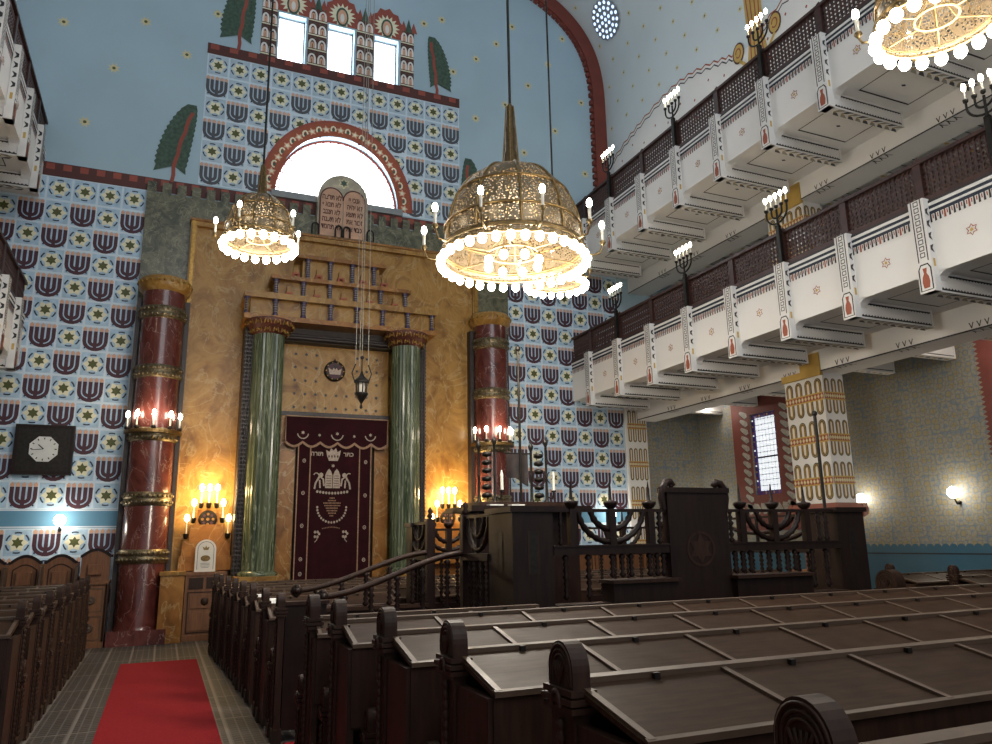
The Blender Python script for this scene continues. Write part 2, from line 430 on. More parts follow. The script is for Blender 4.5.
# painted trees
def tree(mb, x, z, h, w, lean, F, d=.014, half=0):
    ax = lambda t: x+lean*(t**1.6)
    def side(sg, wid):
        out = []
        n = 26
        for k in range(n+1):
            t = .16+.84*k/n
            env = wid*math.sqrt(max(0, 1-((t-.30)/.72)**2)) if t > .30 else wid*(.97+.03*math.cos((t-.3)*20))
            out.append((ax(t)+sg*(env*(1+.05*math.cos(k*PI))+.015), z+h*t-(.05*h if k == 0 else 0)))
        return out
    for sg, wid in ((-1, w*(.62 if half != 1 else .25)), (1, w*(.38 if half == 0 else (.62 if half == 1 else .5)))):
        s_ = side(sg, wid); n = len(s_)
        cen = [(ax(.16+.84*k/(n-1)), z+h*(.20+.80*k/(n-1))) for k in range(n)]
        vs = [F(u, v, d) for u, v in s_]+[F(u, v, d) for u, v in cen]
        mb.add(vs, [(k, k+1, n+k+1, n+k) for k in range(n-1)], 'leaf_green')
    pts = [(ax(k/10)+(.015*math.sin(k*2)), z+h*.9*k/10) for k in range(11)]
    mb.ribbon(pts, .075, F, 'brick_red', d+.004)
tree(wf, -.38, 9.10, 1.86, .60, .30, Fw)
tree(wf, .76, 12.54, 1.9, .66, .16, Fw)
tree(wf, 5.46, 12.52, 1.62, .62, -.16, Fw, half=1)
tree(wf, 6.24, 9.10, 1.86, .62, .02, Fw, half=1)
for u, v in [(-1.66, 11.46), (-1.15, 12.72), (-2.08, 10.12), (-2.66, 12.28), (-.29, 12.14), (.28, 13.33), (5.6, 14.72), (5.9, 13.3), (6.53, 13.83), (5.12, 14.47), (6.5, 12.12),
             (7.11, 14.43), (7.58, 15.08), (8.01, 13.42), (8.63, 14.21), (9.1, 15.13), (9.61, 13.29), (8.77, 12.26), (7.84, 11.44), (9.63, 11.18), (7.33, 12.7), (7.0, 10.6), (8.3, 10.2), (-3.0, 14.0), (-.6, 14.6), (-.0, 15.8), (3.1, 15.9), (1.5, 15.4), (4.6, 15.7)]:
    star(wf, u, v, .13, .065, Fw, 'star_gold', .006, 8, 22)
    wf.poly(arc(u, v, .035, .035, 0, 360, 8)[:-1], Fw, 'olive', .009)
# slender painted pilaster at the right-hand end of the tiling (same arcade pattern as the big pillar)
def arcade(mb, u0, u1, v0, v1, F, n, d=.004, bandcol=('ochre', 'rust'), rows=3):
    mb.poly(rectp(u0, v0, u1, v1), F, 'plaster_white', d)
    H = (v1-v0)/rows; w = (u1-u0)/n
    for r in range(rows):
        zc = v0+H*(r+.5)
        for k in range(n):
            cx = u0+(k+.5)*w
            for sg in (1, -1):
                top = zc+sg*H*.40
                pts = [(cx-w*.24, zc+sg*.06), (cx-w*.26, top-sg*w*.3)]+arc(cx, top-sg*w*.3, w*.26, sg*w*.34, 180, 0, 8)+[(cx+w*.24, zc+sg*.06)]
                mb.ribbon(pts, w*.22, F, 'ink', d+.003)
                mb.ribbon(pts, w*.05, F, 'ochre', d+.006)
                q = [(cx-w*.13, zc+sg*.06)]+arc(cx, top-sg*w*.3, w*.13, sg*w*.18, 180, 0, 6)+[(cx+w*.13, zc+sg*.06)]
                mb.ribbon(q, w*.07, F, 'ochre', d+.006)
        mb.poly(rectp(u0, zc-.075, u1, zc+.075), F, bandcol[0], d+.009)
        mb.poly(rectp(u0, zc-.05, u1, zc+.05), F, bandcol[1], d+.011)
        m = n*3
        for k in range(m):
            cx = u0+(k+.5)*(u1-u0)/m
            mb.poly([(cx-.03, zc), (cx, zc-.045), (cx+.03, zc), (cx, zc+.045)], F, 'star_gold', d+.013)
wf.box(10.44, YW-.08, 0, 11.05, YW, 4.98, 'plaster_white')
arcade(wf, 10.47, 11.03, 1.1, 4.9, fy(YW-.08), 4, rows=4)
wf.poly(rectp(11.05, 0, 12.75, 1.5), Fw, 'dado_blue', .006)
struct(wf.build('wall_front'))

# window panes (bright daylight outside)
for i, h in enumerate(holes[:3]):
    w = thing('window_%d' % (i+1), 'x', 'x', ((h[0]+h[2])/2, YW+.25, h[1]))
    for k in ('label', 'category'): del w[k]
    struct(w)
    MB().box(h[0], YW+.22, h[1], h[2], YW+.24, h[3], 'window_day').build('pane', w)
    fr = MB()
    for a in ((h[0], h[0]+.03), (h[2]-.03, h[2])): fr.box(a[0], YW+.18, h[1], a[1], YW+.22, h[3], 'shutter_grey')
    for a in ((h[1], h[1]+.03), (h[3]-.03, h[3])): fr.box(h[0], YW+.18, a[0], h[2], YW+.22, a[1], 'shutter_grey')
    fr.build('frame', w)
w = bpy.data.objects.new('window_4', None); C.objects.link(w); w.location = (3.1, YW+.25, 9.3); struct(w)
MB().prism(arc(3.1, 9.28, 1.42, 1.58, 0, 180, 36), lambda u, v, d: (u, YW+.24-d, v), 0, .02, 'window_day').build('pane', w)
fr = MB()
fr.tube([(u, YW+.2, v) for u, v in arc(3.1, 9.28, 1.40, 1.56, 0, 180, 36)], .03, 'brick_red', 6)
for k in range(1, 24):
    a = math.radians(180*k/24)
    fr.box(-.012, -.012, 0, .012, .012, .10, 'brick_red', Matrix.Translation((3.1+1.38*math.cos(a), YW+.2, 9.28+1.54*math.sin(a))) @ Matrix.Rotation(-(a-PI/2)+PI, 4, 'Y'))
fr.build('frame', w)
MB().box(1.62, YW-.08, 9.13, 4.60, YW+.2, 9.28, 'shutter_grey').build('sill', w)

# side walls
wr = MB()
wy = (-5, 12.98, 14.22, 16.0)
wr.box(12.75, -5, 0, 12.95, 13.27, 9.5, 'wallpaper').box(12.75, 14.10, 0, 12.95, 16, 9.5, 'wallpaper')
wr.box(12.75, 13.27, 0, 12.95, 14.10, 2.62, 'wallpaper').box(12.75, 13.27, 4.52, 12.95, 14.10, 9.5, 'wallpaper')
Fr = fx(12.75)
wr.poly(rectp(-5, 0, 16, 1.44), Fr, 'dado_blue', .004)
wr.poly(rectp(-5, 1.30, 16, 1.325), Fr, 'ink', .007)
for k in range(140):
    y = -5+k*.15
    wr.poly(arc(y+.075, 1.44, .07, .05, 0, 180, 5), Fr, 'dado_blue', .006)
for y0, y1 in ((12.55, 13.27), (14.10, 14.72)): wr.poly(rectp(y0, 1.8, y1, 4.95), Fr, 'wall_red', .006)
wr.poly(rectp(13.27, 1.8, 14.10, 2.62), Fr, 'wall_red', .006); wr.poly(rectp(13.27, 4.52, 14.10, 4.95), Fr, 'wall_red', .006)
for y in (8.36, 7.2):                                  # red strips running up the wall at the right
    pts = []
wr.poly(rectp(6.9, 2.9, 8.36, 4.95), Fr, 'wall_red', .006)
for k in range(24): wr.poly([(8.36, 2.92+k*.085), (8.43, 2.96+k*.085), (8.36, 3.0+k*.085)], Fr, 'wall_red', .006)
for sy in (12.98, 14.30):                                # painted twisted rope each side of the window
    for k in range(12):
        z = 2.35+k*.20
        wr.poly([(sy+u, z+v) for u, v in ((-.13, -.06), (-.05, -.11), (.10, .0), (.14, .07), (.10, .11), (-.02, .07), (-.12, .02))], Fr, 'rope_grey', .010)
        wr.ribbon([(sy-.13, z-.08), (sy-.03, z-.1), (sy+.13, z+.03)], .016, Fr, 'ink', .013)
for k in range(7):
    y = 12.90+k*.23
    wr.poly([(y+u, 2.30+v) for u, v in ((-.03, -.11), (.07, -.13), (.15, .05), (.13, .13), (.0, .11), (-.1, -.02))], Fr, 'rope_grey', .010)
struct(wr.build('wall_right'))
w5 = bpy.data.objects.new('window_5', None); C.objects.link(w5); w5.location = (12.85, 13.68, 2.62); struct(w5)
MB().box(12.84, 13.34, 2.70, 12.86, 14.03, 4.44, 'window_glass').build('pane', w5)
ld = MB()
Fg = fx(12.83)
for k in range(7): ld.poly(rectp(13.36+k*.11-.006, 2.70, 13.36+k*.11+.006, 4.44), Fg, 'leading', .002)
for k in range(14): ld.poly(rectp(13.34, 2.70+k*.13-.006, 14.03, 2.70+k*.13+.006), Fg, 'leading', .002)
ld.poly(rectp(13.34, 3.47, 14.03, 3.51), Fg, 'ink', .004)
ld.build('leading', w5)
gl = MB()
for y0, y1 in ((13.27, 13.35), (14.02, 14.10)): gl.box(12.80, y0, 2.62, 12.84, y1, 4.52, 'glass_purple')
for z0, z1 in ((2.62, 2.71), (4.43, 4.52)): gl.box(12.80, 13.35, z0, 12.84, 14.02, z1, 'glass_purple')
for k in range(26):
    t = k/26; 
    for y in (13.31, 14.06): gl.poly(rectp(y-.022, 2.64+t*1.86, y+.022, 2.675+t*1.86), fx(12.80), ('brick_red', 'glass_purple', 'ochre', 'glass_purple', 'window_glass')[k % 5], .003)
for k in range(8):
    for z in (2.665, 4.475): gl.poly(rectp(13.37+k*.085, z-.025, 13.41+k*.085, z+.025), fx(12.80), ('brick_red', 'glass_purple', 'ochre')[k % 3], .003)
gl.build('coloured_border', w5)
wl = MB(); wl.box(-6.65, -5, 0, -6.45, 16, 9.5, 'wallpaper'); struct(wl.build('wall_left'))

# the vault over the nave, springing from above the upper galleries
HW, SP, VH, NV = 7.15, 13.0, 4.1, 3.0
prof = [(3.15+HW, 9.45), (3.15+HW, SP)]
for k in range(1, 48):
    a = PI/2*k/48; prof.append((3.15+HW*math.cos(a)**(2/NV), SP+VH*math.sin(a)**(2/NV)))
prof.append((3.15, SP+VH))
full = prof+[(6.3-x, z) for x, z in prof[-2::-1]]
cum = [0]
for k in range(1, len(full)): cum.append(cum[-1]+math.hypot(full[k][0]-full[k-1][0], full[k][1]-full[k-1][1]))
def Fv(y, s, d=0):
    for k in range(1, len(full)):
        if cum[k] >= s or k == len(full)-1: break
    t = (s-cum[k-1])/(cum[k]-cum[k-1]); a, b = full[k-1], full[k]
    x, z = a[0]+(b[0]-a[0])*t, a[1]+(b[1]-a[1])*t
    dx, dz = b[0]-a[0], b[1]-a[1]; l = math.hypot(dx, dz)
    return (x-dz/l*d, y, z+dx/l*d)
vt = MB(); n = len(full); vs = []
for y in (16.0, 11, 6, 1, -5): vs += [(x, y, z) for x, z in full]
for r in range(4): vt.add(vs, [(r*n+k, r*n+k+1, (r+1)*n+k+1, (r+1)*n+k) for k in range(n-1)], 'vault_blue', True)
zig = [(15.6, 11.55), (14.9, 11.78), (14.3, 11.91), (13.5, 12.04), (12.8, 12.08), (12.2, 12.0), (11.6, 11.83), (11.1, 11.65), (10.75, 11.52)]
for off in (0, -5.3, -10.6):
    low = [(y+off, z-9.45) for y, z in zig]
    vt.poly([(low[0][0], 0)]+low+[(low[-1][0]-.5, 2.0), (low[-1][0]-.5, 0)], Fv, 'plaster_white', .004)
    zz = []
    for k in range(len(low)-1):
        for q in range(4):
            t = q/4; y = low[k][0]*(1-t)+low[k+1][0]*t; z = low[k][1]*(1-t)+low[k+1][1]*t
            zz.append((y, z+(.035 if q % 2 else -.035)))
    zz.append(low[-1])
    vt.ribbon(zz, .035, Fv, 'rust', .008); vt.ribbon([(y, z-.10) for y, z in zz], .03, Fv, 'ink', .008)
    for k in range(9):
        y = 15.2+off-k*.5
        for q in range(3):
            z = 1.0+q*.42+(k % 2)*.2
            if z < 2.05: vt.poly([(y-.03, z), (y, z-.04), (y+.03, z), (y, z+.04)], Fv, 'rust', .007)
for k in range(26):
    for q in range(7):
        y = 15.6-k*.72+(q % 2)*.36; s_ = 3.0+q*.62
        if (abs(y-14.95) < .6 or abs(y-13.1) < .6) and 5.3 < s_ < 6.5: continue
        star(vt, y, s_, .085, .045, Fv, 'star_gold', .006, 6)
        vt.poly([(y-.02, s_), (y, s_-.035), (y+.02, s_), (y, s_+.035)], Fv, 'olive', .009)
# painted gold capital between two lunettes
for yc in (10.2, 4.9):
    vt.poly([(yc-.30, 1.55), (yc+.30, 1.55), (yc+.22, 2.0), (yc+.25, 3.9), (yc-.25, 3.9), (yc-.22, 2.0)], Fv, 'ochre', .012)
    for k in (-.17, -.06, .06, .17): vt.ribbon([(yc+k, 1.7), (yc+k*.8, 2.3), (yc+k, 3.0), (yc+k*1.1, 3.9)], .03, Fv, 'brick_red', .016)
    for sg in (-1, 1):
        vt.poly(arc(yc+sg*.52, 2.05, .17, .24, 0, 360, 16)[:-1], Fv, 'border_dark', .014)
        vt.poly(arc(yc+sg*.52, 2.05, .14, .20, 0, 360, 16)[:-1], Fv, 'ochre', .018)
        vt.ribbon(arc(yc+sg*.52, 2.05, .07, .10, 0, 330, 12), .03, Fv, 'brick_red', .022)
        vt.ribbon([(yc+sg*.50, 1.85), (yc+sg*.32, 1.65), (yc, 1.55)], .07, Fv, 'ochre', .018)
struct(vt.build('ceiling'))
# round pierced windows in the vault
for i, (yc, sc) in enumerate(((14.95, 5.85), (13.1, 5.95))):
    o = bpy.data.objects.new('window_%d' % (6+i), None); C.objects.link(o); o.location = Fv(yc, sc); struct(o)
    fr = MB()
    rr_ = (0.001, .12, .24, .36, .47); vs = [Fv(yc+1.1*q*(1+.03*math.cos(k*PI))*math.cos(2*PI*k/36), sc+1.1*q*(1+.03*math.cos(k*PI))*math.sin(2*PI*k/36), .03) for q in rr_ for k in range(36)]
    fr.add(vs, [(j*36+k, j*36+(k+1) % 36, (j+1)*36+(k+1) % 36, (j+1)*36+k) for j in range(4) for k in range(36)], 'shutter_grey')
    fr.build('stone_surround', o)
    p = MB(); q = MB()
    for ring, cnt in ((0, 1), (.15, 6), (.30, 12), (.44, 17)):
        for k in range(cnt):
            a = 2*PI*k/cnt; u, v = yc+ring*math.cos(a), sc+ring*math.sin(a)
            p.poly(arc(u, v, .055, .055, 0, 360, 10)[:-1], Fv, 'vault_blue', .040)
            q.poly(arc(u, v, .045, .045, 0, 360, 10)[:-1], Fv, 'oculus', .048)
    p.build('tracery', o); q.build('pane', o)

# the red painted arch where the vault meets the front wall
ar = MB()
def arch_at(hw, vh, z0, m=40):
    r = [(3.15+hw, z0), (3.15+hw, SP)]+[(3.15+hw*math.cos(PI/2*k/m)**(2/NV), SP+vh*math.sin(PI/2*k/m)**(2/NV)) for k in range(1, m)]+[(3.15, SP+vh)]
    return r+[(6.3-x, z) for x, z in r[-2::-1]]
o_, i_ = arch_at(HW-.01, VH-.01, 9.45), arch_at(HW-.37, VH-.37, 9.45)
n = len(o_); Fa = lambda p, y: (p[0], y, p[1])
for yy in (YW-.14,):
    ar.add([Fa(p, yy) for p in o_]+[Fa(p, yy) for p in i_], [(k, n+k, n+k+1, k+1) for k in range(n-1)], 'arch_red')
ar.add([Fa(p, YW-.14) for p in i_]+[Fa(p, YW) for p in i_], [(k, n+k, n+k+1, k+1) for k in range(n-1)], 'arch_red', True)
for k in range(n-1):
    a, b = i_[k], i_[k+1]; L = math.hypot(b[0]-a[0], b[1]-a[1]); m = max(1, round(L/.2))
    for q in range(m):
        t = (q+.5)/m; x, z = a[0]+(b[0]-a[0])*t, a[1]+(b[1]-a[1])*t
        tx, tz = (b[0]-a[0])/L, (b[1]-a[1])/L; nx, nz = -tz, tx
        h = .06
        P = lambda u, v: (x+tx*u+nx*v, z+tz*u+nz*v)
        if L > .09 or k % 2: ar.prism([P(-h, 0), P(h, 0), P(h, .07), P(-h, .07)], lambda u, v, d: (u, YW-d, v), 0, .10, 'arch_red')
struct(ar.build('trim_1'))
# moss green marble lining behind the ark, with a battlement top
mg = MB(); mg.box(-.82, YW-.10, 6.3, 7.25, YW, 8.78, 'marble_moss')
k = 0; x = -.82
while x < 7.1: mg.box(x, YW-.10, 8.78, x+.17, YW, 9.02, 'marble_moss'); x += .285
struct(mg.build('trim_2'))
# ------------------------------------------------------------------ the galleries
BY = [0.10+1.25*k for k in range(13)]                  # brackets, from the back of the hall to the front wall
def squiggle(mb, y, z, F, d, w=.03, h=.07):
    mb.ribbon([(y-w, z+h/2), (y+w*.6, z+h*.3), (y-w*.6, z-h*.2), (y+w, z-h/2)], .022, F, 'ink', d)
def bracket_mesh(key, side):
    # local: x out of the nave (0 at the pilaster face), y along the gallery, z from the bracket's foot
    s = side
    m = MB()
    m.box(-.10*s, -.11, 0, .02*s, .11, 1.28, 'plaster_white')           # pilaster on the parapet
    m.box(-.10*s, -.085, 0, 1.55*s, .085, .30, 'plaster_white')          # arm under the floor
    F = lambda u, v, d=0: ((-.10-d)*s, u, v)
    for q in range(9):                                                 # chain of squares up the face
        z = .51+q*.090
        m.ribbon(rectp(-.030, z-.028, .030, z+.028), .017, F, 'ink', .003, closed=True)
    for u in (-.068, .068): m.poly(rectp(u-.008, .42, u+.008, 1.28), F, 'ink', .003)
    m.ribbon([(-.085, .03), (-.085, .32), (-.05, .38), (.05, .38), (.085, .32), (.085, .03)], .020, F, 'ink', .003, closed=True)
    m.poly([(-.04, .06), (.04, .06), (.055, .14), (.045, .21), (.02, .26), (.03, .33), (-.03, .33), (-.02, .26), (-.045, .21), (-.055, .14)], F, 'rust', .004)
    for yy in (-.11, .11):                                             # marks on the pilaster's sides
        sg = -1 if yy < 0 else 1
        G = lambda u, v, d=0: (u, yy+sg*d, v)
        for q in range(4): m.poly([(( -.085)*s, .55+q*.17), (-.02*s, .52+q*.17), (-.05*s, .58+q*.17), (-.02*s, .64+q*.17), (-.085*s, .61+q*.17)], G, 'ink', .003)
        m.poly(rectp(-.07*s, .33, -.03*s, .44), G, 'ochre', .003)
    for yy in (-.085, .085):
        sg = -1 if yy < 0 else 1
        G = lambda u, v, d=0: (u*s, yy+sg*d, v)
        m.ribbon([(.03, .035), (.03, .225), (1.50, .225), (1.50, .035)], .022, G, 'ink', .003, closed=True)
        for q in range(24):
            m.poly([(.04+q*.06, .035), (.07+q*.06, .065), (.10+q*.06, .035)], G, 'ink', .004); m.poly([(.04+q*.06, .225), (.10+q*.06, .225), (.07+q*.06, .20)], G, 'ink', .004)
    B = lambda u, v, d=0: (u*s, v, -d)
    for q in range(9):                                                 # leaves painted beneath
        u = .10+q*.16
        m.poly([(u, 0), (u+.06, .075), (u+.19, .08), (u+.09, .015)], B, 'rope_grey' if q % 2 else 'slate', .004)
        m.poly([(u, 0), (u+.06, -.075), (u+.19, -.08), (u+.09, -.015)], B, 'slate' if q % 2 else 'rope_grey', .004)
        m.poly(arc(u+.03, .0, .02, .02, 0, 360, 6)[:-1], B, 'ochre', .006)
    return m.mesh('bracket')
def lattice_mesh(L):
    m = MB()
    m.box(-.025, 0, .53, .025, L, .575, 'wood_rail'); m.box(-.02, 0, .0, .02, L, .04, 'wood_lattice')
    n = 15
    for k in range(n):                                                 # turned spindles
        y = L*(k+.5)/n
        m.tube([(0, y, .03), (0, y, .12), (0, y, .18), (0, y, .24), (0, y, .30), (0, y, .36), (0, y, .42), (0, y, .54)], [.014, .014, .025, .014, .025, .014, .025, .014], 'wood_lattice', 5)
    for k in range(-9, n+2):                                           # crossing slats behind them
        for sg in (1, -1):
            y0 = L*k/n; y1 = y0+.5*L*.55
            a, b = (y0, .04), (y1+.2, .53)
            if sg < 0: a, b = (y0, .53), (y1+.2, .04)
            def clip(p, q):
                (ya, za), (yb, zb) = p, q
                if yb <= 0 or ya >= L: return None
                if ya < 0: za += (zb-za)*(0-ya)/(yb-ya); ya = 0
                if yb > L: zb = za+(zb-za)*(L-ya)/(yb-ya); yb = L
                return (ya, za), (yb, zb)
            c = clip(a, b)
            if c: m.ribbon([c[0], c[1]], .024, lambda u, v, d: (d, u, v), 'wood_lattice', .012*sg)
    return m.mesh('railing_panel')
LAT = lattice_mesh(1.14); BR = {1: None, -1: None}
def post_mesh():
    m = MB(); m.box(-.05, -.055, 0, .05, .055, .62, 'wood_rail'); m.box(-.06, -.065, .57, .06, .065, .61, 'wood_rail')
    m.lathe([(.03, 0), (.045, .02), (.02, .05), (.005, .07)], 0, 0, .62, 'wood_rail', 8)
    return m.mesh('railing_post')
POST = post_mesh()
def gallery(side, dz, label):
    X = 9.0 if side > 0 else mirror(9.0)
    s = side; z0 = 4.72+dz
    g = thing('gallery', label, 'gallery', (X, 8, z0))
    if BR[side] is None: BR[side] = bracket_mesh('b', side)
    P = MB()                                                             # parapet wall
    x0, x1 = X, X+s*.12
    P.box(x0, -1, z0+.26, x1, 16, z0+1.25, 'plaster_white')
    F = fx(X, -s)
    for v0, v1, c in ((1.215, 1.25, 'ink'), (1.125, 1.168, 'stripe_navy'), (1.05, 1.093, 'stripe_navy')):
        P.poly(rectp(-1, z0+v0, 16, z0+v1), F, c, .004)
    P.box(X-s*.012, -1, z0+1.17, X, 16, z0+1.21, 'plaster_white'); P.box(X-s*.010, -1, z0+1.095, X, 16, z0+1.125, 'plaster_white')
    y = -.9
    k = 0
    while y < 15.95:
        P.poly([(y-.010, z0+1.05), (y+.010, z0+1.05), (y+.015, z0+.94), (y-.015, z0+.94)], F, 'rust' if k % 5 == 0 else 'ink', .004)
        P.poly([(y+.025, z0+1.04), (y+.04, z0+1.04), (y+.04, z0+.985), (y+.025, z0+.985)], F, 'rust', .004)
        y += .066; k += 1
    for i in range(len(BY)):
        yc = BY[i]+.625
        if yc > 15.6: continue
        a = starpts(yc, z0+.64, .075, .043)
        P.ribbon(a, .014, F, 'rust', .004, closed=True)
        P.poly(starpts(yc, z0+.64, .03, .018), F, 'ochre', .006)
    P.build('parapet', g)
    S = MB()                                                             # floor slab, painted underneath
    ze = z0+.27
    S.box(X+s*.12, -1, ze, X+s*3.75, 16, ze+.25, 'plaster_white')
    D = fz(ze)
    for i in range(len(BY)-1):
        for a, b in ((.38, 1.45), (2.55, 3.5)):
            xa, xb = X+s*a, X+s*b; ya, yb = BY[i]+.28, BY[i+1]-.28
            S.ribbon([(xa, ya), (xb, ya), (xb, yb), (xa, yb)], .034, D, 'ink', .004, closed=True)
            S.poly([((xa+xb)/2-.05, (ya+yb)/2), ((xa+xb)/2, (ya+yb)/2-.03), ((xa+xb)/2+.05, (ya+yb)/2), ((xa+xb)/2, (ya+yb)/2+.03)], D, 'navy', .004)
    for i in range(len(BY)):                                             # coved corners beside the brackets
        for sg in (-1, 1):
            yb = BY[i]+sg*.085
            if 0 < yb < 16:
                S.prism([(0, 0), (.17, 0), (.09, -.025), (.035, -.06), (0, -.12)], lambda u, v, d: (X+s*d, yb+sg*u, ze+v), .0, .16, 'plaster_white')
    S.build('floor_slab', g, label='soffit painted with dark rectangles')
    B = MB()                                                             # the long beam on the pillars
    xb0, xb1 = X+s*1.78, X+s*2.38; zb = z0-.14
    B.box(xb0, -1, zb, xb1, 16, ze, 'plaster_white')
    FB = fx(xb0, -s)
    B.poly(rectp(-1, zb, 16, zb+.025), FB, 'ink', .004)
    for i in range(len(BY)-1):
        for k in (-.12, 0, .12):
            yc = (BY[i]+BY[i+1])/2+k
            for sg in (-1, 1): B.ribbon([(yc+sg*.032, zb+.13), (yc+sg*.012, zb+.08), (yc, zb+.04)], .015, FB, 'ink', .004)
            for sg in (-1, 1): B.ribbon([(xb0+s*.14, yc+sg*.045), (xb0+s*.08, yc+sg*.015), (xb0, yc)], .018, fz(zb), 'ink', .004)
    B.build('beam', g)
    for y in BY:                                                         # cross beams behind the long beam
        XB = MB(); XB.box(xb1, y-.09, z0-.02, X+s*3.75, y+.09, ze, 'plaster_white')
        G = lambda u, v, d=0: (u, y-.09-d, v)
        XB.ribbon([(xb1+s*.04, z0+.02), (xb1+s*.04, ze-.04), (X+s*3.7, ze-.04), (X+s*3.7, z0+.02)], .016, G, 'ink', .004, closed=True)
        for q in range(8): XB.poly(arc(xb1+s*(.12+q*.16), y, .06, .03, 0, 360, 6)[:-1], fz(z0-.02), 'ochre' if q % 2 else 'leaf_green', .004)
        XB.build('cross_beam', g)
    R = MB()                                                             # brown skirting and hand rail of the balustrade
    R.box(X+s*.02, -1, z0+1.25, X+s*.12, 16, z0+1.33, 'wood_lattice')
    R.box(X+s*.01, -1, z0+1.82, X+s*.13, 16, z0+1.87, 'wood_rail')
    R.build('handrail', g)
    for y in BY:
        o = bpy.data.objects.new('bracket', BR[side]); C.objects.link(o); o.parent = g; o.location = (0, y-8, 0)
        inst('railing_post', POST, g, (s*.07, y-8, 1.26))
        if y < 15: inst('railing_panel', LAT, g, (s*.07, y-8+.055, 1.30))
    # short last panel against the front wall
    inst('railing_panel', LAT, g, (s*.07, BY[-1]-8+.055, 1.30)).scale = (1, .72, 1)
    return g
gallery(1, 0, 'lower white painted gallery on the right, resting on the patterned pillar')
gallery(1, 3.38, 'upper white painted gallery on the right, under the starry vault')
gallery(-1, 0, 'lower white painted gallery at the left edge, beside the menorah tiles')
gallery(-1, 3.38, 'upper white painted gallery at the top left, against the blue wall')

# pillars carrying the right galleries
def pillar(z0, z1, label, base=True):
    g = thing('painted_pillar', label, 'pillar', (11.1, 10.4, z0))
    xa, xb, ya, yb = 10.80, 11.30, 9.98, 10.90
    zs_ = z0+(2.22 if base else .75)
    zt = z1-.40
    m = MB(); m.box(xa, ya, zs_, xb, yb, zt, 'plaster_white')
    arcade(m, ya, yb, zs_+.02, zt, fx(xa), 4, rows=3)
    arcade(m, xa, xb, zs_+.02, zt, fy(ya), 3, rows=3)
    m.build('shaft', g)
    c = MB(); c.box(xa+.02, ya+.02, zt, xb-.02, yb-.02, z1, 'plaster_white')
    c.box(xa-.05, ya-.01, z1-.40, xa+.02, ya+.46, z1+.02, 'ochre').box(xa-.05, ya+.46, z1-.40, xa+.02, ya+.94, z1-.27, 'ochre'); c.build('capital', g)
    b = MB()
    zz = zs_
    pts = [(0, 0), (.10, 0), (.10, -.02), (.13, -.10), (.10, -.20), (.02, -.24), (0, -.24)]
    for (d0, d1, Fq) in ((ya-.12, yb+.12, lambda u, v, d: (xa-u, d, zz+v)), (ya-.12, yb+.12, lambda u, v, d: (xb+u, d, zz+v)), (xa-.12, xb+.12, lambda u, v, d: (d, ya-u, zz+v)), (xa-.12, xb+.12, lambda u, v, d: (d, yb+u, zz+v))):
        b.prism(pts, Fq, d0, d1, 'terracotta')
    b.box(xa+.04, ya+.04, z0, xb-.12, yb-.04, zs_, 'terracotta')
    b.build('plinth', g)
pillar(0, 4.92, 'big square pillar painted with rows of loops under the lower right gallery')
pillar(5.24, 8.30, 'square pillar with a red plinth between the two right galleries', base=False)

# ------------------------------------------------------------------ menorah lamps on the gallery rails
def menorah_lamp(lit=5):
    g = thing('menorah_lamp', 'x', 'candelabrum')
    m = MB(); m.box(-.03, -.035, -.60, .03, .035, .05, 'iron')
    m.lathe([(.05, 0), (.03, .02), (.018, .06), (.018, .30)], 0, 0, .05, 'iron', 8)
    m.build('stem', g, False)
    a = MB()
    for r in (.115, .23): a.tube([(0, u, v) for u, v in [(-r, .40)]+arc(0, .30, r, r*.85, 180, 360, 12)+[(r, .40)]], .017, 'iron', 6)
    for k in range(5):
        y = (k-2)*.115; a.lathe([(.012, 0), (.03, .015), (.036, .05), (.014, .055)], 0, y, .37, 'iron', 8)
    a.build('arms', g, False)
    cm = MB(); cm.lathe([(.012, 0), (.012, .13)], 0, 0, 0, 'candle_white', 8); cmm = cm.mesh('candle')
    fm = MB(); fm.ball((0, 0, .045), .028, 'flame', 6, 2.0); fmm = fm.mesh('flame')
    for k in range(5):
        c = inst('candle', cmm, g, (0, (k-2)*.115, .42))
        inst('flame', fmm, c, (0, 0, .13), label='lit electric flame')
    return g
ml = menorah_lamp()
spots = [(8.98, BY[9-4], 6.62), ]
lamps = [((8.98, 8.85, 6.62), 'five-branched candelabrum on the lower right rail before the red plinth of the upper pillar'),
         ((8.98, 11.35, 6.62), 'five-branched candelabrum on the lower right rail, midway between the pillar and the tiled wall'),
         ((8.98, 13.85, 6.62), 'five-branched candelabrum on the lower right rail, nearest the tiled front wall'),
         ((8.98, 5.30, 6.62), 'five-branched candelabrum on the lower right rail, at the right edge of the photo'),
         ((8.98, 8.85, 10.0), 'five-branched candelabrum on the upper right rail, in front of the painted gold capital'),
         ((8.98, 11.35, 10.0), 'five-branched candelabrum on the upper right rail, before the white zigzag lunette'),
         ((8.98, 13.85, 10.0), 'five-branched candelabrum on the upper right rail, beside the red arch'),
         ((-2.68, 11.35, 10.0), 'candelabrum on the upper left gallery rail against the blue wall'),
         ((-2.68, 11.35, 6.62), 'candelabrum on the lower left gallery rail beside the menorah tiles')]
for i, (loc, lab) in enumerate(lamps):
    o = ml if i == 0 else copy_thing(ml, loc)
    o.location = loc; o['label'] = lab; o['group'] = 'five-branched candelabra on the gallery rails'
